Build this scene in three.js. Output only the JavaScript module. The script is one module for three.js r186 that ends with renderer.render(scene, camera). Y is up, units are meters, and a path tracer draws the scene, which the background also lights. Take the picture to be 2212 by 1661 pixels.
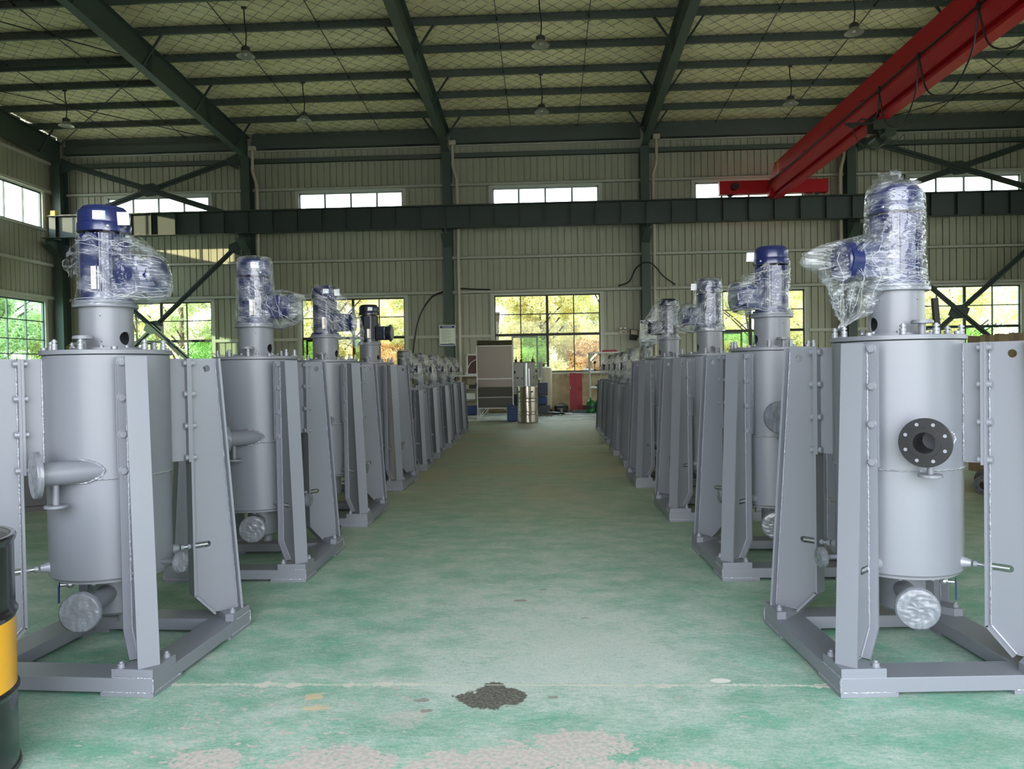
import * as THREE from 'three';
import { mergeGeometries, mergeVertices, toCreasedNormals } from 'three/addons/utils/BufferGeometryUtils.js';
import { RoundedBoxGeometry } from 'three/addons/geometries/RoundedBoxGeometry.js';
import { Brush, Evaluator, SUBTRACTION } from 'three-bvh-csg';
import { createNoise2D, createNoise3D } from 'simplex-noise';

// ---------------------------------------------------------------- camera, sky, sun, exposure
const scene = new THREE.Scene();
const renderer = new THREE.WebGLRenderer({ antialias: true });
renderer.toneMapping = THREE.LinearToneMapping;
renderer.toneMappingExposure = 3.2;
renderer.shadowMap.enabled = true;
const camera = new THREE.PerspectiveCamera(2 * Math.atan(830.5 / 1690) * 180 / Math.PI, 2212 / 1661, 0.05, 300);
camera.position.set(0, 1.45, 0);
camera.rotation.order = 'YXZ';
camera.rotation.set(-30 / 1690, 77 / 1690, -0.0166);
scene.add(camera);

const SKY_LEVEL = 3.2;
{
  const W = 256, H = 128, d = new Float32Array(W * H * 4);
  for (let r = 0; r < H; r++) {
    const el = ((r + 0.5) / H - 0.5) * Math.PI, t = Math.max(0, Math.sin(el));
    const k = Math.pow(1 - t, 2.2);
    for (let c = 0; c < W; c++) {
      const i = (r * W + c) * 4;
      const low = el < 0 ? 0.45 : 1;
      d[i] = low * (0.72 + 0.30 * k); d[i + 1] = low * (0.82 + 0.19 * k); d[i + 2] = low * (1.02 - 0.02 * k); d[i + 3] = 1;
    }
  }
  const t = new THREE.DataTexture(d, W, H, THREE.RGBAFormat, THREE.FloatType);
  t.mapping = THREE.EquirectangularReflectionMapping; t.magFilter = THREE.LinearFilter; t.needsUpdate = true;
  scene.background = t; scene.environment = t;
  scene.backgroundIntensity = SKY_LEVEL; scene.environmentIntensity = SKY_LEVEL;
}
const SUN_DIR = new THREE.Vector3(0.80, -0.17, -0.57).normalize();
const sun = new THREE.DirectionalLight(new THREE.Color(1.0, 0.82, 0.55), 2.8);
sun.position.set(0, 3, -12).addScaledVector(SUN_DIR, -60); sun.target.position.set(0, 3, -12);
sun.castShadow = true; sun.shadow.mapSize.set(2048, 2048);
Object.assign(sun.shadow.camera, { left: -40, right: 40, top: 25, bottom: -25, near: 1, far: 160 });
scene.add(sun, sun.target);

// ---------------------------------------------------------------- helpers
let seedState = 12345;
const rnd = () => { seedState = (seedState + 0x6d2b79f5) | 0; let t = Math.imul(seedState ^ (seedState >>> 15), 1 | seedState); t = (t + Math.imul(t ^ (t >>> 7), 61 | t)) ^ t; return ((t ^ (t >>> 14)) >>> 0) / 4294967296; };
const rr = (a, b) => a + (b - a) * rnd();
const n2 = createNoise2D(rnd), n3 = createNoise3D(rnd);
const V = (x, y, z) => new THREE.Vector3(x, y, z);
const clamp = (x, a = 0, b = 1) => Math.min(b, Math.max(a, x));
const ss = (a, b, x) => { const t = clamp((x - a) / (b - a)); return t * t * (3 - 2 * t); };
const DEG = Math.PI / 180;
const used = {};
const numbered = (n) => { const k = used[n] = (used[n] ?? -1) + 1; return k ? `${n}_${String(k).padStart(3, '0')}` : n; };
function plain(g) { const q = g.index ? g.toNonIndexed() : g.clone(); for (const k of Object.keys(q.attributes)) if (!['position', 'normal', 'uv'].includes(k)) q.deleteAttribute(k); if (!q.attributes.uv) q.setAttribute('uv', new THREE.BufferAttribute(new Float32Array(q.attributes.position.count * 2), 2)); if (!q.attributes.normal) q.computeVertexNormals(); q.clearGroups?.(); return q; }
const merge = (list) => { const l = list.flat(Infinity); return l.length === 1 ? l[0] : mergeGeometries(l.map(plain)); };
function shade(o) { o.castShadow = true; o.receiveShadow = true; return o; }
// part: a mesh under a parent; thing: top-level group or mesh
function part(parent, name, geo, mat, pos, rot) {
  const m = shade(new THREE.Mesh(Array.isArray(geo) ? merge(geo) : geo, mat)); m.name = name;
  if (pos) m.position.set(...pos); if (rot) m.rotation.set(...rot); parent.add(m); return m;
}
function tag(o, label, category, group, kind) { o.userData.label = label; if (category) o.userData.category = category; if (group) o.userData.group = group; if (kind) o.userData.kind = kind; return o; }
function thing(name, label, category, pos = [0, 0, 0], turn = 0, group) {
  const g = new THREE.Group(); g.name = numbered(name); g.position.set(...pos); g.rotation.y = turn; scene.add(g); return tag(g, label, category, group);
}
function single(name, geo, mat, label, category, pos, turn = 0, group) { const m = part(scene, numbered(name), geo, mat, pos, [0, turn, 0]); return tag(m, label, category, group); }
function struct(name, pos = [0, 0, 0], turn = 0) { const g = new THREE.Group(); g.name = name; g.position.set(...pos); g.rotation.y = turn; g.userData.kind = 'structure'; scene.add(g); return g; }
const box = (w, h, d, x = 0, y = 0, z = 0) => new THREE.BoxGeometry(w, h, d).translate(x, y, z);
const rbox = (w, h, d, x = 0, y = 0, z = 0, r = 0.004, s = 2) => new RoundedBoxGeometry(w, h, d, s, r).translate(x, y, z);
const boxMM = (x0, x1, y0, y1, z0, z1) => box(x1 - x0, y1 - y0, z1 - z0, (x0 + x1) / 2, (y0 + y1) / 2, (z0 + z1) / 2);
const cyl = (r0, r1, h, x = 0, y = 0, z = 0, seg = 40, open = false) => new THREE.CylinderGeometry(r1, r0, h, seg, 1, open).translate(x, y + h / 2, z);
const lathe = (pts, seg = 56) => creased(new THREE.LatheGeometry(pts.map((p) => new THREE.Vector2(...p)), seg), 0.6);
const latheSharp = (pts, seg = 56) => creased(new THREE.LatheGeometry(pts.map((p) => new THREE.Vector2(...p)), seg), 0.35);
function creased(g, a = 0.6) { return toCreasedNormals(g, a); }
function bar(a, b, r, seg = 8) { const d = V().subVectors(b, a), L = d.length(); const g = new THREE.CylinderGeometry(r, r, L, seg); g.applyQuaternion(new THREE.Quaternion().setFromUnitVectors(V(0, 1, 0), d.clone().normalize())); return g.translate((a.x + b.x) / 2, (a.y + b.y) / 2, (a.z + b.z) / 2); }
function beam(a, b, w, h, up = V(0, 1, 0)) { // rectangular bar from a to b: width w across, h along "up"
  const d = V().subVectors(b, a), L = d.length(); d.normalize(); const x = V().crossVectors(up, d).normalize(), y = V().crossVectors(d, x);
  const m = new THREE.Matrix4().makeBasis(x, y, d).setPosition(V().addVectors(a, b).multiplyScalar(0.5)); return new THREE.BoxGeometry(w, h, L).applyMatrix4(m);
}
function tube(pts, r, seg = 40, rs = 8) { return new THREE.TubeGeometry(new THREE.CatmullRomCurve3(pts), seg, r, rs); }
function poly(points, depth, holes = [], bevel = 0) { // polygon in x-y, extruded +-depth/2 along z
  const s = new THREE.Shape(points.map((p) => new THREE.Vector2(...p))); for (const h of holes) s.holes.push(h);
  return new THREE.ExtrudeGeometry(s, { depth: depth - 2 * bevel, bevelEnabled: bevel > 0, bevelSize: bevel, bevelThickness: bevel, bevelSegments: 1, curveSegments: 14 }).translate(0, 0, -depth / 2 + bevel);
}
const hexNut = (r, h) => new THREE.CylinderGeometry(r, r, h, 6);
const about = (g, phi) => g.clone().rotateY(phi); // turn about the vertical axis; phi = 0 faces +z, phi = 90 deg faces +x

// ---------------------------------------------------------------- materials
const std = (r, g, b, rough = 0.6, metal = 0, extra = {}) => { const m = new THREE.MeshStandardMaterial({ roughness: rough, metalness: metal, ...extra }); m.color.setRGB(r, g, b); return m; };
const phys = (r, g, b, rough, extra = {}) => { const m = new THREE.MeshPhysicalMaterial({ roughness: rough, ...extra }); m.color.setRGB(r, g, b); return m; };
function noiseTex(w, h, fn, srgb = true) {
  const d = new Uint8Array(w * h * 4);
  for (let y = 0; y < h; y++) for (let x = 0; x < w; x++) { const c = fn((x + 0.5) / w, (y + 0.5) / h), i = (y * w + x) * 4; d[i] = c[0]; d[i + 1] = c[1]; d[i + 2] = c[2]; d[i + 3] = 255; }
  const t = new THREE.DataTexture(d, w, h); t.magFilter = THREE.LinearFilter; t.minFilter = THREE.LinearMipmapLinearFilter; t.generateMipmaps = true; if (srgb) t.colorSpace = THREE.SRGBColorSpace; t.wrapS = t.wrapT = THREE.RepeatWrapping; t.needsUpdate = true; return t;
}
const fbm0 = (x, y) => 0.7 * n2(x, y) + 0.3 * n2(x * 2.3 + 7, y * 2.3);
const M = {
  grey: phys(0.17, 0.179, 0.198, 0.42, { clearcoat: 0.16, clearcoatRoughness: 0.22 }),
  greyFlat: std(0.18, 0.19, 0.21, 0.5),
  weld: std(0.29, 0.30, 0.325, 0.3, 0.2),
  bolt: std(0.25, 0.26, 0.285, 0.35, 0.2),
  zinc: std(0.62, 0.63, 0.64, 0.3, 0.9),
  blackFlange: std(0.012, 0.012, 0.014, 0.3),
  dark: std(0.006, 0.006, 0.007, 0.8),
  navy: phys(0.009, 0.015, 0.078, 0.32, { clearcoat: 0.5, clearcoatRoughness: 0.15 }),
  midnight: phys(0.007, 0.009, 0.022, 0.32, { clearcoat: 0.5, clearcoatRoughness: 0.15 }),
  plate: std(0.72, 0.68, 0.6, 0.35, 0.6),
  paper: std(0.82, 0.83, 0.84, 0.7),
  blueHandle: std(0.01, 0.03, 0.13, 0.45),
  steelGreen: std(0.034, 0.05, 0.042, 0.5),
  columnGreen: std(0.055, 0.08, 0.064, 0.5),
  purlin: std(0.10, 0.122, 0.106, 0.5, 0.2),
  girt: std(0.52, 0.53, 0.44, 0.55),
  flashing: std(0.52, 0.53, 0.44, 0.55),
  winFrame: std(0.035, 0.03, 0.024, 0.5),
  winFrameGreen: std(0.03, 0.06, 0.06, 0.5),
  upFrame: std(0.35, 0.38, 0.38, 0.45),
  pvc: std(0.58, 0.52, 0.40, 0.5),
  red: phys(0.46, 0.009, 0.016, 0.5, { specularIntensity: 0.5 }),
  redSheet: std(0.36, 0.02, 0.035, 0.5),
  yellow: std(0.75, 0.42, 0.01, 0.4),
  black: std(0.014, 0.014, 0.015, 0.45),
  rubber: std(0.012, 0.012, 0.012, 0.7),
  hoistGreen: std(0.02, 0.035, 0.02, 0.35),
  white: std(0.72, 0.72, 0.7, 0.5),
  rod: std(0.03, 0.035, 0.03, 0.5, 0.3),
  galv: std(0.13, 0.113, 0.09, 0.4, 0.7, { bumpMap: noiseTex(128, 128, (u, v) => { const t = 128 + 120 * fbm0(u * 1.5, v * 1.5); return [t, t, t]; }, false), bumpScale: 0.004 }),
  beige: std(0.52, 0.46, 0.34, 0.6),
  cabinet: std(0.40, 0.39, 0.37, 0.5),
  blueBox: std(0.02, 0.05, 0.16, 0.55),
  blueDark: std(0.02, 0.03, 0.06, 0.5),
  stainless: std(0.5, 0.45, 0.39, 0.24, 1),
  bottle: phys(0.02, 0.30, 0.06, 0.12, { transmission: 0.55, thickness: 0.0, ior: 1.45 }),
  brown: std(0.09, 0.035, 0.025, 0.5),
  rust: std(0.12, 0.07, 0.045, 0.8),
  olive: std(0.10, 0.11, 0.015, 0.4),
  oliveDark: std(0.03, 0.04, 0.012, 0.5),
  lampBody: std(0.05, 0.05, 0.045, 0.5),
  lampShade: std(0.36, 0.35, 0.29, 0.4, 0.3),
  drumBlack: phys(0.010, 0.010, 0.011, 0.25, { clearcoat: 0.6, clearcoatRoughness: 0.12 }),
  drumYellow: phys(0.72, 0.36, 0.008, 0.32, { clearcoat: 0.5, clearcoatRoughness: 0.15 }),
  trunk: std(0.09, 0.07, 0.05, 0.9),
};
const pane = phys(0.93, 0.97, 0.94, 0, { transmission: 1, thickness: 0, ior: 1.3, specularIntensity: 0.5 });
const paneGreen = phys(0.55, 0.80, 0.55, 0, { transmission: 1, thickness: 0, ior: 1.3, specularIntensity: 0.5 });
const paneTeal = phys(0.72, 0.90, 0.84, 0, { transmission: 1, thickness: 0, ior: 1.3, specularIntensity: 0.5 });

// film: clear stretch wrap, whiter along its creases
const filmWhite = noiseTex(512, 512, (u, v) => {
  const C = Math.cos(u * 6.283), S = Math.sin(u * 6.283), tilt = 0.05 * S + 0.03 * C;
  const a = 1 - Math.abs(n3(C * 0.9, S * 0.9 + 9, (v + tilt) * 34));
  const b = 1 - Math.abs(n3(C * 1.6, S * 1.6 + 30, (v - 1.4 * tilt) * 80));
  const patch = clamp(0.35 + 0.9 * n3(C * 1.4 + 5, S * 1.4, v * 7));
  const k = (Math.pow(a, 12) * 0.55 + Math.pow(b, 14) * 0.35) * patch + 0.12 * patch;
  const t = Math.round(255 * clamp(1 - 0.7 * k, 0.35, 1)); return [t, t, t];
}, false);
const film = phys(0.9, 0.92, 0.94, 0.05, { transmission: 0.985, thickness: 0, ior: 1.5, transmissionMap: filmWhite, side: THREE.DoubleSide });
const filmFar = phys(0.85, 0.87, 0.84, 0.08, { transmission: 0.93, thickness: 0, ior: 1.5, transmissionMap: filmWhite, side: THREE.DoubleSide });

// ---------------------------------------------------------------- floor
const fbm = (x, y, o = 4) => { let s = 0, a = 0.5; for (let i = 0; i < o; i++) { s += a * n2(x, y); x *= 2.03; y *= 2.03; a *= 0.5; } return s; };
const mix3 = (a, b, t) => [a[0] + (b[0] - a[0]) * t, a[1] + (b[1] - a[1]) * t, a[2] + (b[2] - a[2]) * t];
function floorColor(x, z, fine = true) {
  const wx = x + 0.014 * n2(x * 5, z * 5), wz = z + 0.01 * n2(x * 5 + 9, z * 5);
  const mid = fbm(wx * 1.5 + 2, wz * 2.4 + 5, 5), big = fbm(x * 0.55 + 11, z * 0.4 + 3, 4);
  let c = mix3([100, 142, 119], [138, 162, 144], clamp(0.5 + 1.1 * mid));
  // wear: scrubbed, streaky film of dust over the paint
  const st = n2(wx * 11 + 40, wz * 34) * 0.45 + n2(wx * 30, wz * 80 + 7) * 0.35 + (fine ? n2(x * 75, z * 150 + 3) * 0.3 : 0);
  const g2 = (cx, cz, rx, rz) => Math.exp(-(((x - cx) / rx) ** 2) - (((z - cz) / rz) ** 2));
  const dust = 0.8 * g2(0.1, -4.1, 0.85, 0.75) + 0.45 * g2(-0.35, -3.62, 0.55, 0.3) + 0.25 * g2(-0.1, -5.0, 0.7, 1.0) + 0.3 * g2(0.3, -6.5, 0.9, 1.5) + 0.25 * ss(0.05, 0.5, big);
  c = mix3(c, [192, 192, 184], clamp(0.17 + 0.42 * st + 0.5 * fbm(wx * 2.6 + 30, wz * 4 + 1, 4) + dust) * 0.74);
  c = mix3(c, [88, 136, 114], clamp((-st - 0.1) * 0.9) * 0.5);
  if (fine) {
    const q = n2(x * 44 + 9, z * 64) * 0.5 + n2(x * 110, z * 140 + 4) * 0.5; c = mix3(c, q > 0 ? [186, 190, 178] : [86, 124, 106], Math.abs(q) * 0.36);
    c = mix3(c, [72, 148, 116], ss(0.35, 0.75, n2(wx * 2.3 + 5, wz * 3.4 + 60) + 0.35 * n2(x * 13, z * 17) + 0.3 * n2(x * 42, z * 55)) * 0.3 * (1 - clamp(dust)));
  }
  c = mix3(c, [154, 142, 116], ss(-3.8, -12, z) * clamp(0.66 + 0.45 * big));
  c = mix3(c, [70, 66, 56], ss(-20.5, -23.5, z) * clamp(0.35 + 0.9 * fbm(x * 0.9 + 3, z * 0.9 + 40, 4)));
  if (fine && z > -8) {
    const e = 0.14 * n2(x * 7, z * 7) + 0.10 * n2(x * 19, z * 19) + 0.07 * n2(x * 48, z * 48) + 0.04 * n2(x * 110, z * 110);
    const blob = (cx, cz, rx, rz) => 1 - Math.sqrt(((x - cx) / rx) ** 2 + ((z - cz) / rz) ** 2);
    // chipped paint: bare screed shows through in flakes
    const bare = mix3([182, 169, 158], [166, 158, 149], clamp(0.5 + n2(x * 30, z * 30)));
    const dens = 0.34 * g2(-1.25, -3.0, 0.7, 0.6) + 0.22 * g2(-0.75, -4.6, 0.6, 1.0) + 0.06 + 0.1 * g2(1.0, -3.0, 0.9, 0.4);
    const ch = n2(wx * 8 + 3, wz * 15 + 9) * 0.6 + n2(x * 21, z * 34 + 50) * 0.36 + n2(x * 60, z * 80) * 0.12;
    c = mix3(c, bare, ss(0.80 - dens, 0.83 - dens, ch) * 0.9);
    const pk = Math.max(blob(-0.8, -2.82, 0.26, 0.17), blob(-0.12, -2.80, 0.40, 0.23), blob(0.12, -3.02, 0.24, 0.12), blob(0.42, -2.78, 0.28, 0.12), blob(-1.3, -2.86, 0.16, 0.10), blob(-1.0, -2.68, 0.5, 0.1), blob(-0.42, -2.86, 0.15, 0.05));
    const hole = ss(0.5, 0.62, n2(x * 17 + 70, z * 30) * 0.7 + n2(x * 45, z * 60) * 0.4);
    c = mix3(c, bare, ss(0.06, 0.12, pk + e * 1.5) * 0.93 * (1 - hole));
    c = mix3(c, bare, ss(0.1, 0.3, blob(-0.62, -3.25, 0.1, 0.12) + 2 * e) * 0.5);
    // paint gone in flakes along the slab joint
    const j = Math.abs(z + 3.58 + 0.008 * n2(x * 5, 3) + 0.006 * n2(x * 31, 8)), side = ss(0.15, 0.6, Math.abs(x + 0.1));
    const jw = 0.003 + side * (0.03 * Math.max(0, n2(x * 5.2 + 8, 1) + 0.5 * n2(x * 17, 4)) + 0.012 * Math.max(0, n2(x * 40, 5)));
    c = mix3(c, [192, 184, 172], (1 - ss(jw * 0.8, jw, j)) * (0.35 + 0.55 * side));
    c = mix3(c, [206, 202, 190], ss(0.1, 0.2, blob(0.78, -3.63, 0.055, 0.032) + e * 0.5));
    // oil stain and drips
    const oil = Math.max(blob(-0.285, -3.425, 0.15, 0.10), blob(-0.28, -3.52, 0.07, 0.09), blob(-0.2, -3.46, 0.09, 0.08)) + e * 1.5;
    c = mix3(c, mix3([70, 68, 62], [112, 108, 98], clamp(0.3 + 0.6 * n2(x * 40, z * 50) + 0.4 * n2(x * 130, z * 130))), ss(0.0, 0.1, oil) * 0.93);
    const drip = Math.max(blob(-0.58, -3.41, 0.035, 0.022), blob(-0.54, -3.31, 0.03, 0.018), blob(0, -3.45, 0.022, 0.014), blob(-0.2, -4.9, 0.05, 0.03), blob(-0.05, -5.15, 0.03, 0.02), blob(0.2, -4.55, 0.03, 0.015));
    c = mix3(c, [124, 116, 106], ss(0.05, 0.25, drip + e * 2) * 0.75);
    c = mix3(c, [220, 172, 128], ss(0, 0.4, Math.max(blob(-1.08, -3.45, 0.055, 0.05), blob(-1.02, -3.33, 0.07, 0.03) * 0.7) + e * 1.6) * 0.55);
  }
  const g = (fine ? 8 : 3) * n2(x * 210, z * 210) + 5 * n2(x * 55, z * 80);
  return c.map((q) => clamp(q * 1.08 + g, 0, 255));
}
const floor = struct('floor');
{
  const rows = [[1.6, -3.58], [-3.58, -9.33], [-9.33, -14.78], [-14.78, -20.8], [-20.8, -27.5]];
  const cols = [[-17.5, -9.5, 256], [-9.5, -3.05, 512], [-3.05, 2.95, 2048], [2.95, 9.5, 512], [9.5, 17.5, 256]];
  const heights = [2048, 2048, 1024, 512, 512];
  rows.forEach(([z0, z1], ri) => cols.forEach(([x0, x1, tw]) => {
    const mid = tw === 2048, w = mid ? [2048, 2048, 1024, 768, 768][ri] : tw, h = mid ? heights[ri] : tw;
    const tex = noiseTex(w, h, (u, v) => floorColor(x0 + u * (x1 - x0), z0 + v * (z1 - z0), mid && ri < 3));
    tex.wrapS = tex.wrapT = THREE.ClampToEdgeWrapping;
    const m = std(1, 1, 1, 0.56, 0, { map: tex });
    const W = x1 - x0 - (mid && ri >= 3 ? 0.0 : 0.002), D = z0 - z1 - 0.007;
    part(floor, 'slab', box(W, 0.14, D), m, [(x0 + x1) / 2, -0.07, (z0 + z1) / 2]);
  }));
  part(floor, 'sub_base', box(35.4, 0.2, 30.4), std(0.12, 0.115, 0.1, 0.9), [0, -0.245, -12.45]);
}

// ---------------------------------------------------------------- walls: ribbed metal panels over a rendered plinth
const panelMat = std(0.385, 0.385, 0.285, 0.5, 0.05), panelTint = [panelMat, std(0.37, 0.372, 0.277, 0.5, 0.05), std(0.40, 0.40, 0.293, 0.5, 0.05)];
const plinthTex = noiseTex(512, 256, (u, v) => { const k = fbm(u * 7, v * 4, 5), s = fbm(u * 26, v * 2, 3), t = clamp(0.5 + 0.5 * k + 0.25 * s); const c = mix3([160, 146, 114], [206, 192, 158], t); return mix3(c, [112, 102, 82], ss(0.75, 1, v) * clamp(0.4 + s) * 0.8 + ss(0.12, 0, v) * 0.6); });
const plinthMat = std(1, 1, 1, 0.85, 0, { map: plinthTex });
const panelGeos = new Map();
function panelGeo(w) { // unit height, ribs every 0.2275 m
  const key = w.toFixed(4);
  if (!panelGeos.has(key)) {
    const s = new THREE.Shape(); s.moveTo(0, 0.07); s.lineTo(0, 0.05); const step = 0.2275;
    s.lineTo(0.014, 0.05); s.lineTo(0.016, 0);
    for (let x = step; x < w - 0.03; x += step) { s.lineTo(x - 0.017, 0); s.lineTo(x - 0.015, 0.05); s.lineTo(x + 0.015, 0.05); s.lineTo(x + 0.017, 0); }
    s.lineTo(w, 0); s.lineTo(w, 0.07); s.closePath();
    panelGeos.set(key, new THREE.ExtrudeGeometry(s, { depth: 1, bevelEnabled: false }).rotateX(-Math.PI / 2));
  }
  return panelGeos.get(key);
}
// local frame: x along the wall, inner face at z = 0 looking to +z
function cladWall(root, x0, x1, topAt, openings, base = 1.32) {
  const xs = [...new Set([x0, x1, ...openings.flatMap((o) => [o[0], o[1]])])].sort((a, b) => a - b);
  for (let i = 0; i < xs.length - 1; i++) {
    const a = xs[i], b = xs[i + 1], cover = openings.filter((o) => o[0] < b - 1e-6 && o[1] > a + 1e-6).sort((p, q) => p[2] - q[2]);
    for (let x = a; x < b - 1e-6;) {
      let w = Math.min(0.91, b - x); if (b - x - w < 0.12) w = b - x;
      let y = base; const top = Math.max(topAt(x), topAt(x + w));
      for (const o of [...cover, [0, 0, top, top]]) { if (o[2] > y + 0.01) { const m = part(root, 'wall_panel', panelGeo(w), panelTint[Math.floor(rnd() * 3)], [x, y, 0]); m.scale.y = o[2] - y; } y = Math.max(y, o[3]); }
      x += w;
    }
  }
  for (let x = x0; x < x1 - 0.01; x += 5.8) { // rendered plinth
    const w = Math.min(5.8, x1 - x);
    for (const [a, b] of cutOut(x, x + w, openings.filter((o) => o[2] < 0.5))) { const g = box(b - a, base + 0.1, 0.24, (a + b) / 2, (base - 0.1) / 2 + 0.0, -0.06); part(root, 'plinth', g, plinthMat); }
  }
}
function cutOut(a, b, holes) { let l = [[a, b]]; for (const h of holes) l = l.flatMap(([p, q]) => [[p, Math.min(q, h[0])], [Math.max(p, h[1]), q]].filter(([s, t]) => t - s > 0.01)); return l; }
let windowNo = 0;
// a window in a wall: frame bars and panes; local frame as cladWall
function makeWindow(parentMatrix, o, colsN, rowsY, mat, opt = {}) {
  const [x0, x1, y0, y1] = o, g = struct(`window_${++windowNo}`); g.applyMatrix4(parentMatrix);
  const W = opt.bar ?? 0.05, zf = -0.03;
  const jamb = opt.trim ?? M.flashing;
  for (const [n, q] of [['jamb', boxMM(x0 - 0.12, x0 + 0.012, y0 - 0.02, y1 + 0.1, -0.1, 0.06)], ['jamb', boxMM(x1 - 0.012, x1 + 0.12, y0 - 0.02, y1 + 0.1, -0.1, 0.06)], ['head_flashing', boxMM(x0 - 0.12, x1 + 0.12, y1 - 0.006, y1 + 0.1, -0.1, 0.05)], ['sill', boxMM(x0 - 0.12, x1 + 0.12, y0 - 0.07, y0, -0.14, 0.09)]]) part(g, n, q, jamb);
  const bars = [];
  bars.push(boxMM(x0, x0 + W, y0, y1, zf - 0.04, zf + 0.03), boxMM(x1 - W, x1, y0, y1, zf - 0.04, zf + 0.03), boxMM(x0, x1, y0, y0 + W, zf - 0.04, zf + 0.03), boxMM(x0, x1, y1 - W, y1, zf - 0.04, zf + 0.03));
  part(g, 'frame', bars, mat);
  const ys = [y0, ...rowsY, y1], cw = (x1 - x0) / colsN;
  rowsY.forEach((y, i) => part(g, 'transom', boxMM(x0 + W, x1 - W, y - (i === 0 && opt.heavy ? 0.045 : 0.016), y + (i === 0 && opt.heavy ? 0.045 : 0.016), zf - 0.03, zf + 0.028), mat));
  for (let c = 1; c < colsN; c++) part(g, 'mullion', boxMM(x0 + c * cw - (opt.heavy && c === colsN / 2 ? 0.045 : opt.thin ?? 0.017), x0 + c * cw + (opt.heavy && c === colsN / 2 ? 0.045 : opt.thin ?? 0.017), y0 + W, y1 - W, zf - 0.032, zf + 0.026), mat);
  for (let r = 0; r < ys.length - 1; r++) for (let c = 0; c < colsN; c++) {
    const m = opt.panes ? opt.panes(r, c) : pane;
    part(g, 'pane', boxMM(x0 + c * cw + 0.008, x0 + (c + 1) * cw - 0.008, ys[r] + 0.008, ys[r + 1] - 0.008, zf - 0.008, zf - 0.002), m);
  }
  if (opt.sash) opt.sash(g, o, zf);
  return g;
}
const sheet = (w, h) => new THREE.PlaneGeometry(w, h);
const place = (pos, turn) => new THREE.Matrix4().makeRotationY(turn).setPosition(...pos);
const SL = 0.062, roofY = (z) => 9.76 + SL * (14.5 - Math.abs(z + 13)); // underside of the purlins, ridge at z = -13

const bayX = [-13.8, -6.85, 0.02, 7.05, 14.3];
const backOpen = bayX.flatMap((c) => [[c - 1.86, c + 1.86, 1.37, 4.10], [c - 1.86, c + 1.86, 6.84, 7.86]]);
const wallBack = struct('wall_back', [0, 0, -27.5]);
cladWall(wallBack, -17.5, 17.5, () => 10.3, backOpen);
bayX.forEach((c, i) => {
  const mtx = place([0, 0, -27.5], 0);
  const lower = [c - 1.86, c + 1.86, 1.37, 4.10];
  makeWindow(mtx, lower, 4, [2.70, 3.42], i > 3 ? M.winFrameGreen : M.winFrame, {
    heavy: true, panes: (r, k) => (r === 0 ? ([[0, 3], [0, 2], [1], [1, 2], [2]][i].includes(k) ? paneGreen : pane) : pane),
    sash: (g, o, zf) => { // sliding sashes standing half open behind the lower panes
      const x = o[0] + [0.55, 0.16, 0.62, 0.7, 0.5][i]; part(g, 'sash', [boxMM(x - 0.03, x + 0.03, 1.42, 2.66, zf - 0.075, zf - 0.042), boxMM(x + 0.84, x + 0.9, 1.42, 2.66, zf - 0.075, zf - 0.042), boxMM(x, x + 0.86, 1.42, 1.48, zf - 0.075, zf - 0.042), boxMM(x, x + 0.86, 2.60, 2.66, zf - 0.075, zf - 0.042)], i > 3 ? M.winFrameGreen : M.winFrame);
    },
  });
  makeWindow(mtx, [c - 1.86, c + 1.86, 6.84, 7.86], 4, [], M.upFrame, { bar: 0.06, thin: 0.034 });
});
// horizontal girts on the back wall, one length per bay
const colX = [-17.2, -10.42, -3.37, 3.42, 10.33, 17.3];
for (let b = 0; b < 5; b++) {
  const a = colX[b] + 0.1, e = colX[b + 1] - 0.1, c = bayX[b];
  for (const [y, h, m] of [[9.0, 0.16, M.purlin], [7.98, 0.10, M.girt], [5.43, 0.10, M.girt], [4.23, 0.11, M.girt]]) part(wallBack, 'girt', [boxMM(a, e, y - h / 2, y + h / 2, 0.0, 0.012), boxMM(a, e, y + h / 2 - 0.012, y + h / 2, 0, 0.12), boxMM(a, e, y - h / 2, y - h / 2 + 0.012, 0, 0.12), boxMM(a, e, y - h / 2, y + h / 2, 0.108, 0.12)], m);
  for (const [p, q] of [[a, c - 1.98], [c + 1.98, e]]) part(wallBack, 'girt', boxMM(p, q, 2.63, 2.73, 0, 0.12), M.girt);
  part(wallBack, 'eave_strut', [boxMM(a, e, 9.44, 10.02, 0.02, 0.1), boxMM(a, e, 9.40, 9.44, 0.02, 0.26), boxMM(a, e, 9.44, 9.66, 0.22, 0.235)], M.purlin);
  part(wallBack, 'eave_trim', boxMM(a, e, 9.335, 9.37, 0.0, 0.10), M.girt);
}
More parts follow.
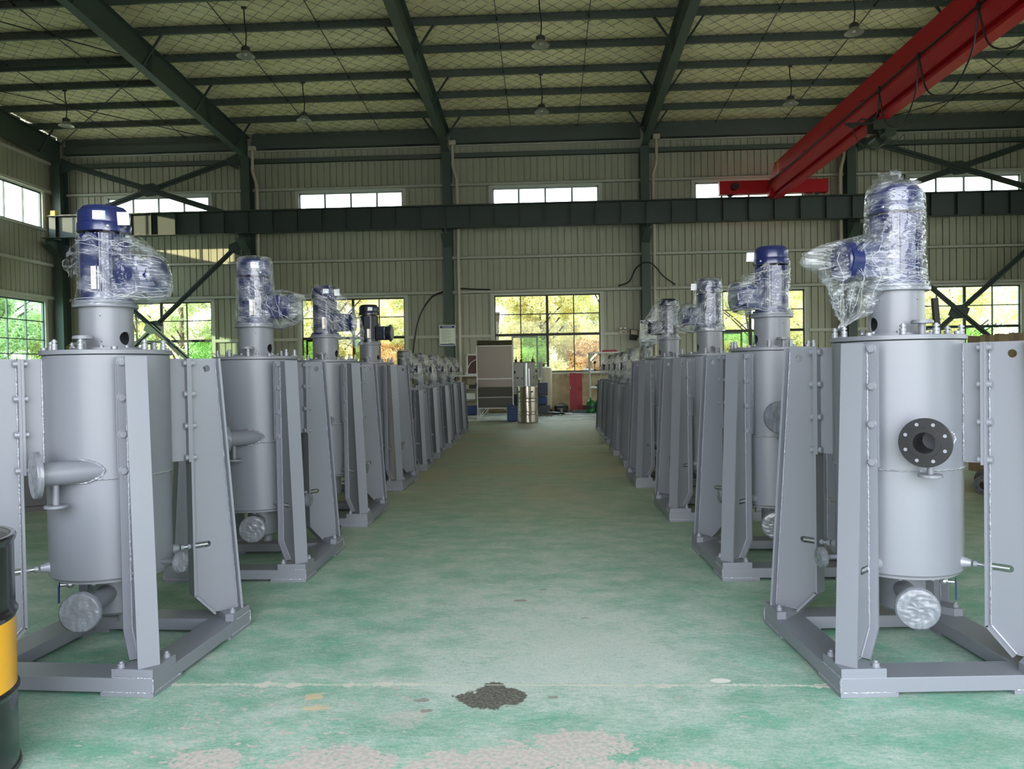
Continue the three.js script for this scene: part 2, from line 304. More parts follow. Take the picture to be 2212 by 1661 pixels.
// gable walls, and the wall with the open gateway behind the camera
const gableTop = (z0) => (x) => roofY(z0(x)) + 0.25;
const wallLeft = struct('wall_left', [-17.5, 0, 0], Math.PI / 2); // local x = -z
const lz = [[22.85, 26.55]];
const rz = [[16.0, 19.7], [9.4, 13.1], [3.3, 7.0]];
const leftOpen = lz.flatMap(([a, b]) => [[a, b, 1.37, 4.12], [a, b, 6.66, 7.92]]);
cladWall(wallLeft, -1.5, 27.5, gableTop((x) => -x), leftOpen);
lz.forEach(([a, b]) => {
  const mtx = place([-17.5, 0, 0], Math.PI / 2);
  makeWindow(mtx, [a, b, 1.37, 4.12], 4, [2.28, 2.78, 3.42], M.winFrameGreen, { panes: () => paneTeal });
  makeWindow(mtx, [a, b, 6.66, 7.92], 4, [], M.winFrameGreen, {});
});
for (const y of [9.0, 8.0, 5.43, 4.27]) part(wallLeft, 'girt', boxMM(-1.4, 27.3, y - 0.05, y + 0.05, 0, 0.12), M.girt);
const wallRight = struct('wall_right', [17.5, 0, 0], -Math.PI / 2); // local x = z
const rightOpen = rz.flatMap(([a, b]) => [[-b, -a, 1.37, 4.12], [-b, -a, 6.66, 7.92]]);
cladWall(wallRight, -27.5, 1.5, gableTop((x) => x), rightOpen);
rz.forEach(([a, b]) => { const mtx = place([17.5, 0, 0], -Math.PI / 2); makeWindow(mtx, [-b, -a, 1.37, 4.12], 4, [2.28, 2.78, 3.42], M.winFrameGreen, {}); makeWindow(mtx, [-b, -a, 6.66, 7.92], 4, [], M.winFrameGreen, {}); });
const wallFront = struct('wall_front', [0, 0, 1.5], Math.PI); // local x = -x
const GATE = [-4.8, 3.8, 0, 5.0];
cladWall(wallFront, -17.5, 17.5, () => 10.3, [GATE, ...[-13.8, -10.2].map((c) => [c - 1.86, c + 1.86, 1.37, 4.10]), ...[-13.8, -7.2, 0, 7.0, 14.2].map((c) => [c - 1.86, c + 1.86, 6.84, 7.86])]);
{
  const mtx = place([0, 0, 1.5], Math.PI);
  for (const c of [-13.8, -10.2]) makeWindow(mtx, [c - 1.86, c + 1.86, 1.37, 4.10], 4, [2.70, 3.42], M.winFrame, {});
  for (const c of [-13.8, -7.2, 0, 7.0, 14.2]) makeWindow(mtx, [c - 1.86, c + 1.86, 6.84, 7.86], 4, [], M.upFrame, {});
  const d = struct('door_1'); d.applyMatrix4(mtx);
  part(d, 'door_frame', [boxMM(GATE[0] - 0.15, GATE[0], 0, 5.15, -0.08, 0.1), boxMM(GATE[1], GATE[1] + 0.15, 0, 5.15, -0.08, 0.1), boxMM(GATE[0] - 0.15, GATE[1] + 0.15, 5.0, 5.15, -0.08, 0.1)], M.steelGreen);
}
// yard and ground outside
part(struct('ground'), 'ground_plate', box(240, 0.2, 240), std(0.48, 0.46, 0.40, 0.9), [0, -0.46, -12]);

// ---------------------------------------------------------------- ceiling: purlins, rafters, quilted foil insulation under a sheet roof
const ceiling = struct('ceiling');
const foilTex = noiseTex(512, 512, (u, v) => { const k = 12 * fbm(u * 6, v * 6, 4); return [236 + k, 229 + k, 186 + k]; });
const foilMat = std(1.0, 0.98, 0.93, 0.4, 0, { map: foilTex });
const purlinZ = []; for (let z = -25.9; z < 1.0; z += 1.5) purlinZ.push(z);
{
    for (const [za, zb] of [[-27.7, -13], [-13, 1.8]]) {
    const a = V(0, roofY(za) + 0.36, za), b = V(0, roofY(zb) + 0.36, zb);
    part(ceiling, 'roof_sheet', beam(a, b, 35.6, 0.05), M.girt);
  }
  // purlins: C sections running along the building
  const cs = new THREE.Shape([[0, 0], [0.075, 0], [0.075, 0.022], [0.069, 0.022], [0.069, 0.006], [0.006, 0.006], [0.006, 0.194], [0.069, 0.194], [0.069, 0.178], [0.075, 0.178], [0.075, 0.2], [0, 0.2]].map((p) => new THREE.Vector2(...p)));
  const cg = new THREE.ExtrudeGeometry(cs, { depth: 34.8, bevelEnabled: false }).translate(0, 0, -17.4).rotateY(-Math.PI / 2);
  for (const z of purlinZ) part(ceiling, 'purlin', cg, M.purlin, [0, roofY(z), z]);
  // insulation quilts between purlins, one per bay; they sag a little and are creased
  const zs = [-27.45, ...purlinZ.filter((z) => z < -12), -12.6];
  for (let b = 0; b < 5; b++) for (let i = 0; i < zs.length - 1; i++) {
    const x0 = colX[b], x1 = colX[b + 1], z0 = zs[i], z1 = zs[i + 1], nx = 64, nz = 14;
    const g = new THREE.PlaneGeometry(1, 1, nx, nz), p = g.attributes.position, uv = g.attributes.uv;
    for (let k = 0; k < p.count; k++) {
      const u = p.getX(k) + 0.5, v = p.getY(k) + 0.5, x = x0 + u * (x1 - x0), z = z0 + v * (z1 - z0);
      const puff = Math.sin(Math.PI * v);
      const crease = 0.022 * (1 - Math.abs(n2(x * 1.7 + z * 1.2, z * 2.4))) + 0.014 * (1 - Math.abs(n2(x * 4.3, z * 5 + x))) ;
      p.setXYZ(k, x, roofY(z) + 0.215 - 0.045 * Math.sqrt(puff) - crease * puff, z); uv.setXY(k, x / 2, z / 2);
    }
    g.computeVertexNormals();
    const idx = g.index.array; for (let k = 0; k < idx.length; k += 3) { const t = idx[k]; idx[k] = idx[k + 1]; idx[k + 1] = t; } g.computeVertexNormals();
    part(ceiling, 'insulation_quilt', g, foilMat);
  }
  part(ceiling, 'insulation_quilt', beam(V(0, roofY(-12.6) + 0.2, -12.6), V(0, roofY(1.5) + 0.2, 1.5), 35, 0.02), foilMat);
  // wire netting under the quilts
  const wires = []; const zA = -27.4, zB = -15, dz = zB - zA, wireR = 0.0045, run = dz;
  for (let x = -17.3 - run; x < 17.3; x += 0.44) for (const s of [1, -1]) {
    let xa = x, xb = x + run; let za = s > 0 ? zA : zB, zb = s > 0 ? zB : zA;
    const cut = (xx) => za + (zb - za) * (xx - x) / run; if (xb < -17.3 || xa > 17.3) continue;
    const z1 = xa < -17.3 ? cut(-17.3) : za, z2 = xb > 17.3 ? cut(17.3) : zb; xa = Math.max(xa, -17.3); xb = Math.min(xb, 17.3);
    wires.push(beam(V(xa, roofY(z1) + 0.148, z1), V(xb, roofY(z2) + 0.148, z2), wireR * 2, wireR * 2));
  }
  const w = part(ceiling, 'wire_netting', wires, std(0.30, 0.29, 0.21, 0.5, 0.2)); w.userData.kind = 'stuff';
  // rafters: tapered I sections from the columns to the ridge, with fly braces
  for (const x of colX) {
    const bot = (z) => 9.02 + SL * (14.2 - Math.abs(z + 13));
    const top = (z) => roofY(z) - 0.01;
    for (const [za, zb] of [[-27.2, -13], [-13, 1.3]]) {
      const web = poly([[za, bot(za)], [zb, bot(zb)], [zb, top(zb)], [za, top(za)]], 0.012).rotateY(-Math.PI / 2).translate(x, 0, 0);
      part(ceiling, 'rafter', [web, beam(V(x, bot(za), za), V(x, bot(zb), zb), 0.24, 0.016), beam(V(x, top(za) - 0.01, za), V(x, top(zb) - 0.01, zb), 0.24, 0.016), ...[-24, -20.4, -16.5].filter((z) => z > za && z < zb).map((z) => box(0.22, top(z) - bot(z), 0.02, x, (top(z) + bot(z)) / 2, z))], M.columnGreen);
    }
    purlinZ.filter((z, i) => z < -14 && i % 2 === 0).forEach((z) => { for (const s of [-1, 1]) part(ceiling, 'fly_brace', beam(V(x + s * 0.1, bot(z) + 0.02, z), V(x + s * 0.62, roofY(z) + 0.02, z), 0.05, 0.05), M.steelGreen); });
  }
  // sag rods between purlins
  for (const c of bayX) for (const s of [-1.16, 1.16]) part(ceiling, 'sag_rod', [beam(V(c + s, roofY(-27.3) + 0.09, -27.3), V(c + s, roofY(-13.2) + 0.09, -13.2), 0.018, 0.018), ...purlinZ.filter((z) => z < -13.5).map((z) => box(0.05, 0.05, 0.03, c + s, roofY(z) + 0.09, z + 0.012))], M.rod);
  // roof bracing rods and a strut tube in the end bays
  for (const [x0, x1] of [[-17.2, -10.5], [10.4, 17.3]]) {
    for (const [a, b] of [[-26.9, -20.6], [-20.6, -14.2]]) for (const s of [0, 1]) part(ceiling, 'bracing_rod', bar(V(s ? x1 : x0, 9.45 + SL * (27 + a), a), V(s ? x0 : x1, 9.45 + SL * (27 + b), b), 0.014), M.rod);
    part(ceiling, 'strut_tube', bar(V(x0, 9.9, -20.9), V(x1, 9.9, -20.9), 0.06, 12), M.steelGreen);
  }
}

// ---------------------------------------------------------------- columns, runway beams, bracing, downpipes
{
  const names = ['tapered dark green steel column in the corner beside the gable windows', 'dark green steel column behind the second tank machine, hung with crossing braces', 'dark green steel column with a framed notice and black cable at its foot', 'dark green steel column beside the twin-lamp emergency light', 'dark green steel column behind the red crane girder', 'dark green steel column at the far end past the wooden crate'];
  colX.forEach((x, i) => {
    const t = thing('steel_column', names[i], 'column', [x, 0, -27.0], 0, 'wall columns');
    part(t, 'column_shaft', [box(0.30, 9.05, 0.016, 0, 4.52, 0.06), box(0.012, 9.05, 0.44, 0, 4.52, -0.17), box(0.30, 9.05, 0.016, 0, 4.52, -0.39)], M.columnGreen);
    part(t, 'crane_corbel', [poly([[0.06, 6.28], [0.72, 6.28], [0.72, 6.1], [0.06, 5.75]], 0.014).rotateY(-Math.PI / 2), box(0.3, 0.02, 0.68, 0, 6.29, 0.4), beam(V(0, 5.74, 0.06), V(0, 6.1, 0.73), 0.28, 0.014)], M.columnGreen);
    part(t, 'base_plate', box(0.42, 0.03, 0.56, 0, 0.015, -0.16), M.columnGreen);
  });
  const cb = thing('crane_runway_beam', 'long dark green crane runway beam with upright stiffener plates, carried along the back wall', 'beam', [0, 6.30, -26.5]);
  part(cb, 'girder', [box(34.4, 0.016, 0.30, 0, 0.75, 0), box(34.4, 0.016, 0.26, 0, 0.01, 0), box(34.4, 0.74, 0.012, 0, 0.38, 0)], M.steelGreen);
  for (let x = -16.9; x < 17; x += 0.845) part(cb, 'stiffener', box(0.012, 0.72, 0.125, x, 0.38, 0.066), M.steelGreen);
  part(cb, 'crane_rail', [box(34.4, 0.05, 0.05, 0, 0.783, 0)], M.steelGreen);
  part(cb, 'buffer_stop', box(0.16, 0.18, 0.2, -17.0, 0.85, 0), M.yellow);
  // far-side runway on the gateway wall
  const cb2 = thing('crane_runway_beam', 'matching crane runway beam above the gateway, behind the viewer', 'beam', [0, 6.30, 0.6]);
  part(cb2, 'girder', [box(34.4, 0.016, 0.30, 0, 0.75, 0), box(34.4, 0.016, 0.26, 0, 0.01, 0), box(34.4, 0.74, 0.012, 0, 0.38, 0)], M.steelGreen);
  colX.forEach((x) => part(cb2, 'bracket', box(0.3, 0.3, 1.0, x, -0.15, 0.5), M.steelGreen));
  for (const [x0, x1, side] of [[-17.0, -10.6, 'gable-corner'], [10.5, 17.1, 'crate']]) for (const up of [0, 1]) {
    const [ya, yb] = up ? [6.95, 9.0] : [0.35, 6.0], bw = up ? 0.2 : 0.17;
    const t = thing('cross_brace', up ? (side === 'crate' ? 'upper crossed steel angles over the high window past the red crane' : 'upper crossed steel angles over the high window nearest the gable') : (side === 'crate' ? 'large crossed steel angles over the low window past the wooden crate' : 'large crossed steel angles over the low window between the first drum-side machines'), 'brace', [(x0 + x1) / 2, 0, -26.95]);
    const hx = (x1 - x0) / 2 - 0.12, z1 = 0.0, z2 = 0.10;
    const ang = (a, b) => [beam(a, b, 0.012, 0.09, V(0, 0, 1)), beam(a, b, bw, 0.012, V(0, 0, 1))];
    part(t, 'angle_bar', ang(V(-hx, ya, z1), V(hx, yb, z1)), M.steelGreen);
    part(t, 'angle_bar', ang(V(-hx, yb, z2), V(hx, ya, z2)), M.steelGreen);
    part(t, 'gusset_plate', poly([[-0.36, -0.1], [-0.12, -0.24], [0.24, -0.2], [0.36, 0.1], [0.12, 0.24], [-0.24, 0.2]], 0.012), M.steelGreen, [0, (ya + yb) / 2, 0.05]);
    for (const s of [-1, 1]) part(t, 'end_gusset', poly([[0, 0.28], [0.42, 0.1], [0.42, -0.12], [0, -0.3]].map(([a, b]) => [-s * a, b]), 0.012), M.steelGreen, [s * (hx + 0.1), yb - 0.1, 0.05]);
  }
  const downLabels = ['beige rain downpipe with a dog-leg near the gable, behind the second drum-side machine', 'beige rain downpipe beside the column with the framed notice', 'beige rain downpipe beside the column near the emergency light', 'beige rain downpipe half hidden behind the red crane girder'];
  [-10.07, -3.03, 3.72, 10.03].forEach((x, i) => {
    const t = thing('downpipe', downLabels[i], 'pipe', [x, 0, -27.10], 0, 'rain downpipes');
    const j = i < 2 ? 0.14 : -0.12, r = 0.055;
    part(t, 'pipe', tube([V(-j, 9.3, 0), V(-j, 8.75, 0), V(-j, 8.55, 0), V(-j * 0.15, 8.15, 0), V(0, 7.95, 0), V(0, 7.0, 0), V(0, 5, 0), V(0, 2, 0), V(0, 0.02, 0)], r, 80, 14), M.pvc);
    part(t, 'hopper_head', [rbox(0.24, 0.16, 0.2, -j, 9.36, 0, 0.02)], M.pvc);
    for (const y of [8.62, 8.02, 4.9, 3.2]) part(t, 'collar', cyl(r + 0.012, r + 0.012, 0.09, y > 8.5 ? -j : 0, y, 0, 20), M.pvc);
  });
}

// ---------------------------------------------------------------- stretch film
function hullR(pts, cx, cz, phi) { // distance from (cx, cz) to the convex hull of circles along direction phi; t = x, s = z here
  let best = 9;
  for (let k = -23; k <= 23; k++) { const n = phi + k * 0.064, cn = Math.cos(n), sn = Math.sin(n); let h = -9; for (const [t, s, r] of pts) h = Math.max(h, (t - cx) * cn + (s - cz) * sn + r); const q = h / Math.cos(n - phi); if (q < best) best = q; }
  return best;
}
// keys: [y, [[t, s, r], ...]] from top to bottom; t runs towards the terminal box. Result is a sheet wrapped round those outlines.
function filmGeo(keys, o = {}) {
  const { nu = 210, nv = 150, amp = 0.006, seed = 0, topJag = 0, botJag = 0, closeTop = false, closeBottom = false } = o;
  const pos = [], uv = [], idx = [];
  for (let j = 0; j <= nv; j++) for (let i = 0; i <= nu; i++) {
    const u = i / nu, phi = u * 2 * Math.PI, v = j / nv;
    const y0 = keys[0][0] + topJag * (n2(Math.cos(phi) * 1.4 + seed, Math.sin(phi) * 1.4) - 0.3) , y1 = keys[keys.length - 1][0] + botJag * n2(Math.cos(phi) * 3 + seed, Math.sin(phi) * 3 + 5);
    const y = y0 + (y1 - y0) * v;
    let k = 0; while (k < keys.length - 2 && y < keys[k + 1][0]) k++;
    const f = clamp((keys[k][0] - y) / (keys[k][0] - keys[k + 1][0])), pts = keys[k][1].map((p, q) => p.map((a, w) => a + (keys[k + 1][1][q][w] - a) * f));
    let cx = 0, cz = 0; for (const p of pts) { cx += p[0] / pts.length; cz += p[1] / pts.length; }
    let r = hullR(pts, cx, cz, phi);
    const a = phi, C = Math.cos(a), S = Math.sin(a);
    const crease = (fx, fy, sl, q, e) => Math.pow(1 - Math.abs(n3(C * fx + seed, S * fx + q, (y + sl * Math.sin(a + q)) * fy)), e);
    let w = 1.1 * n3(C * 1.3 + seed, S * 1.3, y * 9 + 3 * C) + 1.0 * crease(0.8, 16, 0.05, 1, 7) + 0.8 * crease(1.3, 34, 0.08, 4, 8) + 0.5 * crease(3.2, 9, 0.3, 7, 8) + 0.35 * n3(C * 3.5, S * 3.5 + seed, y * 26);
    r += amp * w * Math.min(1, r * 14);
    pos.push(cx + r * C, y + 0.35 * amp * n3(C * 3, S * 3 + seed, y * 30), cz + r * S); uv.push(u * 1.0, y * 1.7 + seed * 0.37);
  }
  const N = nu + 1;
  for (let j = 0; j < nv; j++) for (let i = 0; i < nu; i++) { const p = j * N + i; idx.push(p, p + 1, p + N, p + 1, p + N + 1, p + N); }
  const cap = (j, y) => { const c = pos.length / 3; let x = 0, z = 0; for (let i = 0; i < nu; i++) { x += pos[(j * N + i) * 3] / nu; z += pos[(j * N + i) * 3 + 2] / nu; } const rings = 8; let prev = j * N;
    for (let q = 1; q <= rings; q++) { const s = 1 - q / rings, at = pos.length / 3; for (let i = 0; i <= nu; i++) { const P = (j * N + i) * 3; pos.push(x + (pos[P] - x) * s, pos[P + 1] + y * (1 - s * s) + 0.006 * n2(i * 0.35 + seed, q * 0.9), z + (pos[P + 2] - z) * s); uv.push(i / nu * 0.5, q * 0.02); } for (let i = 0; i < nu; i++) idx.push(prev + i, at + i, prev + i + 1, prev + i + 1, at + i, at + i + 1); prev = at; } };
  if (closeTop) cap(0, 0.012); if (closeBottom) cap(nv, -0.01);
  const g = new THREE.BufferGeometry(); g.setAttribute('position', new THREE.Float32BufferAttribute(pos, 3)); g.setAttribute('uv', new THREE.Float32BufferAttribute(uv, 2)); g.setIndex(idx); g.computeVertexNormals(); return g;
}
function crumple(g, amp, seed) { const p = g.attributes.position; for (let i = 0; i < p.count; i++) { const x = p.getX(i), y = p.getY(i), z = p.getZ(i); p.setXYZ(i, x + amp * n3(x * 22 + seed, y * 22, z * 22), y + amp * n3(x * 22, y * 22 + seed, z * 22 + 8), z + amp * n3(x * 22 + 5, y * 22, z * 22 + seed)); } g.computeVertexNormals(); return g; }
// a loose torn flap: a strip of film from a to b, width w
function flap(a, b, w, seed) { const g = new THREE.PlaneGeometry(1, 1, 10, 20), p = g.attributes.position, d = V().subVectors(b, a), side = V(d.y, -d.x, 0.3).normalize(); for (let i = 0; i < p.count; i++) { const u = p.getX(i), v = 0.5 - p.getY(i), q = V().copy(a).addScaledVector(d, v).addScaledVector(side, u * w * (1 - 0.75 * v * v)); q.z += 0.03 * Math.sin(3 * u + 5 * v + seed); p.setXYZ(i, q.x, q.y, q.z); } return crumple(g, 0.012, seed); }
// bunched cords of film lying on an outline between two (angle, height) points
function cord(keys, p0, p1, r = 0.0022, seed = 0) {
  const pts = [];
  for (let i = 0; i <= 22; i++) { const t = i / 22, phi = p0[0] + (p1[0] - p0[0]) * t + 0.05 * n2(t * 3, seed), y = p0[1] + (p1[1] - p0[1]) * t + 0.012 * n2(t * 4 + 7, seed);
    let k = 0; while (k < keys.length - 2 && y < keys[k + 1][0]) k++; const f = clamp((keys[k][0] - y) / (keys[k][0] - keys[k + 1][0])), P = keys[k][1].map((p, q) => p.map((a, w) => a + (keys[k + 1][1][q][w] - a) * f));
    let cx = 0, cz = 0; for (const p of P) { cx += p[0] / P.length; cz += p[1] / P.length; } const R = hullR(P, cx, cz, phi) + 0.003; pts.push(V(cx + R * Math.cos(phi), y, cz + R * Math.sin(phi))); }
  return new THREE.TubeGeometry(new THREE.CatmullRomCurve3(pts), 44, r * 0.55, 5);
}
const cordMat = phys(0.8, 0.82, 0.84, 0.12, { transmission: 0.6, thickness: 0, ior: 1.5 });

// ---------------------------------------------------------------- the tank machine
const GEO = {};
const once = (k, f) => GEO[k] ?? (GEO[k] = f());
const evaluator = new Evaluator(); evaluator.attributes = ['position', 'normal', 'uv']; evaluator.useGroups = false;
const LEG_TURN = [45, 135, 225, 315].map((d) => d * DEG); // radial plates towards the four base corners
function slotPath(x0, x1, y, r) { const p = new THREE.Path(); p.moveTo(x0, y - r); p.lineTo(x1, y - r); p.absarc(x1, y, r, -Math.PI / 2, Math.PI / 2, false); p.lineTo(x0, y + r); p.lineTo(x0, y - r); return p; }
function holePath(x, y, r) { const p = new THREE.Path(); p.absarc(x, y, r, 0, 2 * Math.PI, true); return p; }
const rIn = 0.398, webTop = 0.55, webBot = 0.648, yTop = 1.546, yFoot = 0.121;
// leg geometry lies in the plane z = 0, x = distance from the tank axis
function legGeos() {
  const web = poly([[rIn, yTop], [rIn, 0.235], [0.505, yFoot], [webBot, yFoot], [webTop, yTop]], 0.012, [slotPath(rIn + 0.004, rIn + 0.085, 0.51, 0.017), holePath(0.497, 1.49, 0.019)]);
  const outer = beam(V(webBot + 0.006, yFoot - 0.005, 0), V(webTop + 0.006, yTop, 0), 0.095, 0.012, V(1, 0, 0));
  const inner = [box(0.012, yTop - 0.235, 0.095, rIn, (yTop + 0.235) / 2, 0), beam(V(rIn, 0.24, 0), V(0.505, yFoot, 0), 0.095, 0.012, V(1, 0, 0))];
  const bracketFlange = box(0.012, 0.565, 0.105, rIn - 0.0125, 1.263, 0);
  const c = 0.505 * Math.SQRT2, foot = (off) => { // corner plate under the leg, edges along the base sides
    const pts = [[0, 0], [-0.195, 0], [-0.195, -0.045], [-0.045, -0.195], [0, -0.195]]; const s = new THREE.Shape(pts.map(([a, b]) => new THREE.Vector2(a, b)));
    const g = new THREE.ExtrudeGeometry(s, { depth: 0.0185, bevelEnabled: true, bevelSize: 0.0015, bevelThickness: 0.0015, bevelSegments: 1 }); g.rotateX(-Math.PI / 2).translate(-0.002, 0, 0); g.rotateY(-45 * DEG); // corner at the origin, towards -x
    return g.translate(c - 0.004, 0.086 + off, 0);
  };
  const nut = (x, y, z, ax) => { const g = hexNut(0.0172, 0.017); if (ax === 'x') g.rotateZ(Math.PI / 2); return g.translate(x, y, z); };
  const bolts = []; for (const y of [1.522, 1.352, 1.178, 1.004]) for (const s of [-1, 1]) bolts.push(merge([nut(rIn + 0.0175, y, s * 0.031, 'x'), new THREE.CylinderGeometry(0.0195, 0.0195, 0.003, 18).rotateZ(Math.PI / 2).translate(rIn + 0.0075, y, s * 0.031), nut(rIn - 0.025, y, s * 0.031, 'x')]));
  const feet = []; for (const s of [-1, 1]) feet.push(merge([new THREE.CylinderGeometry(0.019, 0.019, 0.004, 18).translate(c - 0.135, 0.126, s * 0.098), hexNut(0.0165, 0.016).translate(c - 0.135, 0.136, s * 0.098), new THREE.CylinderGeometry(0.009, 0.009, 0.012, 12).translate(c - 0.135, 0.148, s * 0.098)]));
  const bead = (a, b, r, n, sd) => { const pts = []; for (let i = 0; i <= n; i++) pts.push(V().lerpVectors(a, b, i / n)); const g = new THREE.TubeGeometry(new THREE.CatmullRomCurve3(pts), n * 2, r, 6), p = g.attributes.position; for (let i = 0; i < p.count; i++) { const y = p.getY(i) + p.getX(i); const k = 0.0022 * n2(y * 90 + sd, i % 7); p.setXYZ(i, p.getX(i) + k, p.getY(i), p.getZ(i) + 0.002 * n2(y * 70, sd)); } g.computeVertexNormals(); return g; };
  const welds = []; for (const s of [-1, 1]) { welds.push(bead(V(rIn + 0.009, yTop - 0.01, s * 0.0085), V(rIn + 0.009, 0.24, s * 0.0085), 0.0042, 90, s), bead(V(rIn + 0.012, 0.238, s * 0.009), V(0.51, yFoot + 0.006, s * 0.009), 0.0042, 12, s + 3), bead(V(0.512, yFoot + 0.004, s * 0.008), V(webBot - 0.01, yFoot + 0.004, s * 0.008), 0.004, 10, s + 7), bead(V(webBot - 0.006, yFoot + 0.01, s * 0.008), V(webTop - 0.004, yTop - 0.02, s * 0.008), 0.0032, 70, s + 11)); }
  const rod = merge([new THREE.CylinderGeometry(0.0085, 0.0085, 0.13, 14).rotateZ(Math.PI / 2).translate(0.418, 0.51, 0)]);
  const boss = merge([new THREE.CylinderGeometry(0.017, 0.028, 0.04, 22).rotateZ(-Math.PI / 2).translate(0.308, 0.51, 0), hexNut(0.0165, 0.016).rotateZ(Math.PI / 2).translate(0.345, 0.51, 0), hexNut(0.0165, 0.016).rotateZ(Math.PI / 2).translate(0.382, 0.51, 0)]);
  const bracket = box(0.115, 0.56, 0.012, 0.333, 1.265, 0);
  const bweld = [bead(V(0.299, 1.54, 0.009), V(0.299, 0.99, 0.009), 0.0045, 40, 21), bead(V(0.299, 1.54, -0.009), V(0.299, 0.99, -0.009), 0.0045, 40, 22)];
  return { web, outer, inner: merge(inner), bracketFlange, foot: [foot(0), foot(0.0195)], bolts, feet, welds: merge(welds), rod, boss, bracket: merge([bracket, bracketFlange]), bweld: merge(bweld) };
}
const flangeDisc = (r, t, holes, hr, bore = 0) => { const hs = []; if (bore) hs.push(holePath(0, 0, bore)); for (let i = 0; i < holes; i++) { const a = (i + 0.5) / holes * 2 * Math.PI; hs.push(holePath(Math.cos(a) * r * 0.8, Math.sin(a) * r * 0.8, hr)); } const s = new THREE.Shape(); s.absarc(0, 0, r, 0, 2 * Math.PI, false); s.holes.push(...hs); return new THREE.ExtrudeGeometry(s, { depth: t - 0.003, bevelEnabled: true, bevelSize: 0.0015, bevelThickness: 0.0015, bevelSegments: 1, curveSegments: 30 }).translate(0, 0, -(t - 0.003) / 2); }; // axis +z
const pipeZ = (r, z0, z1, seg = 30) => new THREE.CylinderGeometry(r, r, z1 - z0, seg, 1, false).rotateX(Math.PI / 2).translate(0, 0, (z0 + z1) / 2);
const discFilmGeo = (r) => once('discfilm' + r, () => { const g = new THREE.CircleGeometry(r, 48, 0, Math.PI * 2); const pts = [], idx = []; const N = 14, S = 48; for (let j = 0; j <= N; j++) for (let i = 0; i <= S; i++) { const q = j / N, a = i / S * 2 * Math.PI, x = Math.cos(a) * r * Math.min(q, 0.93) / 0.93, y = Math.sin(a) * r * Math.min(q, 0.93) / 0.93; pts.push(x * (q > 0.93 ? 1.03 : 1), y * (q > 0.93 ? 1.03 : 1), (q > 0.95 ? -0.022 : 0.003 + 0.006 * (1 - Math.abs(n2(x * 9 + 14 * y + r, y * 30 - 6 * x))) * ss(1, 0.7, q))); } for (let j = 0; j < N; j++) for (let i = 0; i < S; i++) { const p = j * (S + 1) + i; idx.push(p, p + S + 1, p + 1, p + 1, p + S + 1, p + S + 2); } const h = new THREE.BufferGeometry(); h.setAttribute('position', new THREE.Float32BufferAttribute(pts, 3)); h.setAttribute('uv', new THREE.Float32BufferAttribute(pts.flatMap((v, i) => i % 3 === 0 ? [pts[i] * 4 + 0.5, pts[i + 1] * 1.5 + 0.5] : []), 2)); h.setIndex(idx); h.computeVertexNormals(); return h; });
const frost = phys(0.42, 0.44, 0.47, 0.2, { transmission: 0.72, thickness: 0, ior: 1.5, transmissionMap: filmWhite, side: THREE.DoubleSide });
const labelTex = (() => { const c = document.createElement('canvas'); c.width = 128; c.height = 96; const g = c.getContext('2d'); g.fillStyle = '#f2f3f4'; g.fillRect(0, 0, 128, 96); g.fillStyle = '#8fb7d6'; g.fillRect(112, 0, 16, 96); g.strokeStyle = '#8a8d92'; for (let i = 0; i < 12; i++) { g.lineWidth = 1; g.beginPath(); g.moveTo(8 + i * 4, 8); g.lineTo(8 + i * 4, 88); g.stroke(); } g.fillStyle = '#c98b80'; g.fillRect(64, 12, 16, 22); g.fillStyle = '#777'; for (let i = 0; i < 4; i++) g.fillRect(84, 10 + i * 8, 22, 2); const t = new THREE.CanvasTexture(c); t.colorSpace = THREE.SRGBColorSpace; return t; })();
const stickerMat = std(1, 1, 1, 0.45, 0, { map: labelTex });
const plateTex = noiseTex(64, 128, (u, v) => { const l = (v * 22 % 1 < 0.35 && u > 0.12 && u < 0.88 && n2(u * 30, Math.floor(v * 22)) > -0.2) ? 150 : 205; return [l, l * 0.95, l * 0.86]; });
const nameplateMat = std(1, 1, 1, 0.35, 0.4, { map: plateTex });

